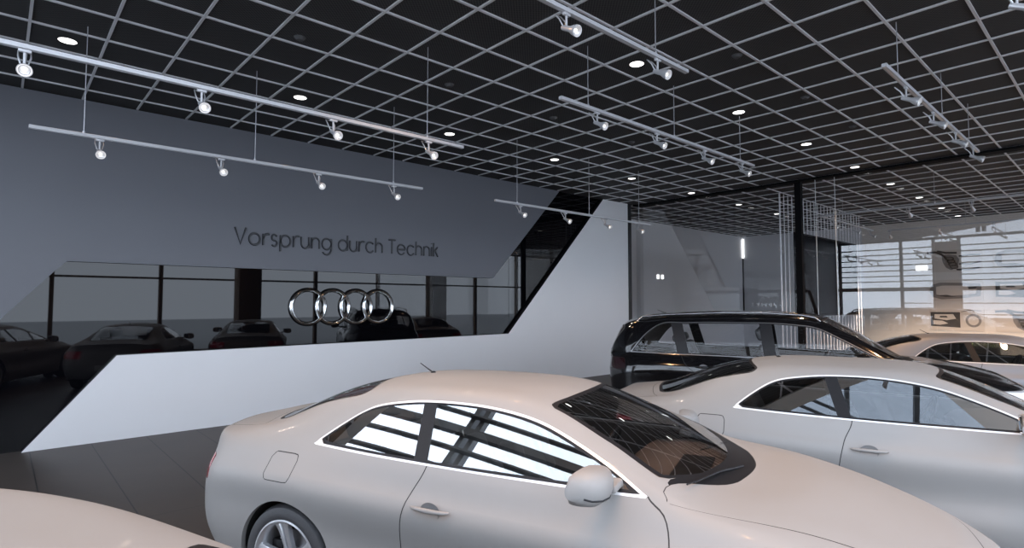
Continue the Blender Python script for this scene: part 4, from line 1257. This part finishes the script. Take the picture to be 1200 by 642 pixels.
track('long white lighting track highest at left, running off the left edge', 'from the left on the long upper left track', (-.3, 5.0), (3.78, 5.0), 3.58, [.08, 1.16, 2.27, 3.33], [-.2, 3.31], 'spotlights on the long upper left track')
track('white lighting track hanging before the grey wall, below the long one', 'from the left on the lower left track', (.16, 6.87), (4.47, 6.87), 3.49, [.70, 1.81, 2.94, 4.01], [.57, 2.17, 4.0], 'spotlights on the lower left track')
track('white lighting track in the middle of the ceiling', 'from the left on the middle track', (4.12, 3.84), (8.36, 3.84), 3.91, [4.70, 5.82, 6.94, 8.0], [4.55, 6.2, 7.94], 'spotlights on the middle track')
track('short white lighting track before the slanted white wall', 'from the left on the track before the white slanted wall', (5.84, 6.87), (10.12, 6.87), 3.49, [6.40, 7.50, 8.64, 9.70], [6.32, 8.15, 9.72], 'spotlights on the track before the slanted wall')
track('white lighting track seen almost end on at upper right', 'from the near end on the upper right track', (5.93, 1.5), (10.35, 1.5), 4.02, [6.65, 7.76, 8.89, 10.0], [6.38, 8.2, 9.75], 'spotlights on the upper right track')
track('white lighting track cut by the top edge of the picture', 'from the left on the top centre track', (2.2, 2.84), (4.82, 2.84), 4.06, [3.12, 4.33], [2.4, 4.30], 'spotlights on the top centre track')
track('lighting track mostly cut off by the top right corner of the picture', 'peeking in at the top right corner', (4.15, .50), (5.35, .50), 4.02, [5.12], [4.5], 'spotlight at the top right corner')
track('lighting track behind the glass partition running away along the rods', 'from the near end on the track along the rods', (14.3, 5.03), (18.3, 5.03), 3.9, [15.2, 16.8, 18.1], [15.9], 'spotlights behind the partition')
track('lighting track behind the glass partition running off to the right', 'from the left on the near track behind the partition', (14.3, 5.0), (14.3, -1.0), 3.9, [3.25, 2.2, .95], [2.8], 'spotlights behind the partition')
track('farthest lighting track before the beige end wall', 'from the left on the farthest track', (18.6, 4.75), (18.6, -1.5), 3.9, [4.7, 3.55, 2.45, 1.2], [3.0], 'spotlights behind the partition')

# ------------------------------------------------------------------ ceiling downlights and grey detectors
def downlight(x, y, label, group):
    r = empty('downlight', (x, y, CEIL + .012), 0, label, 'downlight', group)
    m = MB(); m.lathe([(.080, -.001), (.098, -.003), (.102, .0)], 28); m.build('bezel', M_TRIM, r)
    m = MB(); m.lathe([(.080, -.003), (.06, -.008), (0, -.010)], 28); m.build('diffuser', M_DOWN, r)
DL = []
for k, X in enumerate((.45, 2.90, 5.34, 7.80, 10.25, 12.72, 15.2, 17.65)):
    downlight(X, 7.42, '%s lit ceiling downlight from the left in the row along the grey wall' % ORD[k], 'downlights along the grey wall'); DL.append((X, 7.42))
for k, X in enumerate((5.34, 7.80, 10.25, 12.72, 15.15, 17.65, 20.1, 22.3)):
    downlight(X, 3.78, '%s lit ceiling downlight from the left in the middle row' % ORD[k], 'downlights in the middle row'); DL.append((X, 3.78))
M_DET = pbr('detector_grey', (.075, .075, .078), .7, var=.05)
def detector(x, y, label, group):
    m = MB(); m.lathe([(0, -.03), (.035, -.028), (.05, -.012), (.06, 0)], 20)
    o = m.build('smoke_detector', M_DET, None, label, 'detector', group); o.location = (x, y, CEIL + .012)
for k, X in enumerate((2.22, 4.11, 5.99, 7.9)): detector(X, 5.72, '%s dim grey ceiling detector from the left in the nearer wall row' % ORD[k], 'ceiling detectors')
for k, X in enumerate((5.97, 7.87, 9.73, 11.57)): detector(X, 2.9, '%s dim grey ceiling detector from the left in the right hand row' % ORD[k], 'ceiling detectors')

# ------------------------------------------------------------------ light
def spot_lamp(name, loc, target, energy, col, angle, blend=.6, radius=.05):
    d = bpy.data.lights.new(name, 'SPOT'); d.energy = energy; d.color = col; d.spot_size = math.radians(angle); d.spot_blend = blend; d.shadow_soft_size = radius
    o = bpy.data.objects.new(name, d); COL.objects.link(o); o.location = loc
    o.rotation_euler = (Vector(target) - Vector(loc)).to_track_quat('-Z', 'Y').to_euler()
    return o

WARM = (1.0, .56, .28)
x_ = lambda p: p[0]
for (x, y) in [p for p in DL[:-1] if not (5 < x_(p) < 8 and p[1] < 6)]: spot_lamp('downlight_lamp', (x, y - .25, CEIL - .03), (x, y - .25, 0), (150 if x < 13 else 280) if y < 6 else 25, WARM, 110)
for (x, y) in [(2.9, 3.78), (7.8, .1), (10.25, .1), (15.2, .1), (17.7, .1), (20.1, .1)]: spot_lamp('downlight_lamp', (x, y, CEIL - .03), (x, y, 0), 150 if x < 13 else 420, WARM, 120)
for (x, y) in [(-.6, 1.6), (1.6, -.5), (1.2, 1.8), (3.6, -1.5)]: spot_lamp('added_warm_lamp', (x, y, HF - .1), (x, y, 0), 1100, WARM, 60, .6, .2)  # unseen lamps added high up to warm the car tops
for (x, y, z) in LAMPS:
    spot_lamp('track_lamp', (x, y, z), (x, y - 1.2, z - 1.5) if x < 13 else ((x + 1.2, y - .3, z - 2.4) if x < 18 else (x + .9, y, z - 3)), (60 if 3 < y < 4 else 28) if x < 13 else 380, (1., .78, .60), 75 if x < 13 else 100)

w = bpy.data.worlds.new('sky'); SC.world = w; w.use_nodes = True
n = w.node_tree.nodes; l = w.node_tree.links
bg = n['Background']
tc = n.new('ShaderNodeTexCoord'); sx = n.new('ShaderNodeSeparateXYZ'); l.new(tc.outputs['Generated'], sx.inputs[0])
rp = n.new('ShaderNodeValToRGB'); rp.color_ramp.elements[0].position = .45; rp.color_ramp.elements[0].color = (.77, .86, 1.0, 1); rp.color_ramp.elements[1].position = 1.; rp.color_ramp.elements[1].color = (.68, .80, .98, 1)
l.new(sx.outputs['Z'], rp.inputs['Fac']); l.new(rp.outputs['Color'], bg.inputs['Color'])
bg.inputs['Strength'].default_value = 6.0
# daylight portals in the two glass fronts
for loc, rot, sx_, sy_ in (((XF - .3, (YF + WALL) / 2, HF / 2), (0, -PI / 2, 0), HF, WALL - YF), (((XF + XE) / 2, YF - .3, HF / 2), (PI / 2, 0, 0), XE - XF, HF)):
    d = bpy.data.lights.new('daylight_portal', 'AREA'); d.shape = 'RECTANGLE'; d.size = sx_; d.size_y = sy_; d.cycles.is_portal = True
    o = bpy.data.objects.new('daylight_portal', d); COL.objects.link(o); o.location = loc; o.rotation_euler = rot

SC.view_settings.view_transform = 'Standard'
SC.view_settings.look = 'None'
SC.view_settings.exposure = 0.
SC.cycles.use_denoising = True
SC.cycles.max_bounces = 10
SC.cycles.transparent_max_bounces = 24
SC.cycles.sample_clamp_indirect = 6
SC.cycles.caustics_reflective = False
SC.cycles.caustics_refractive = False
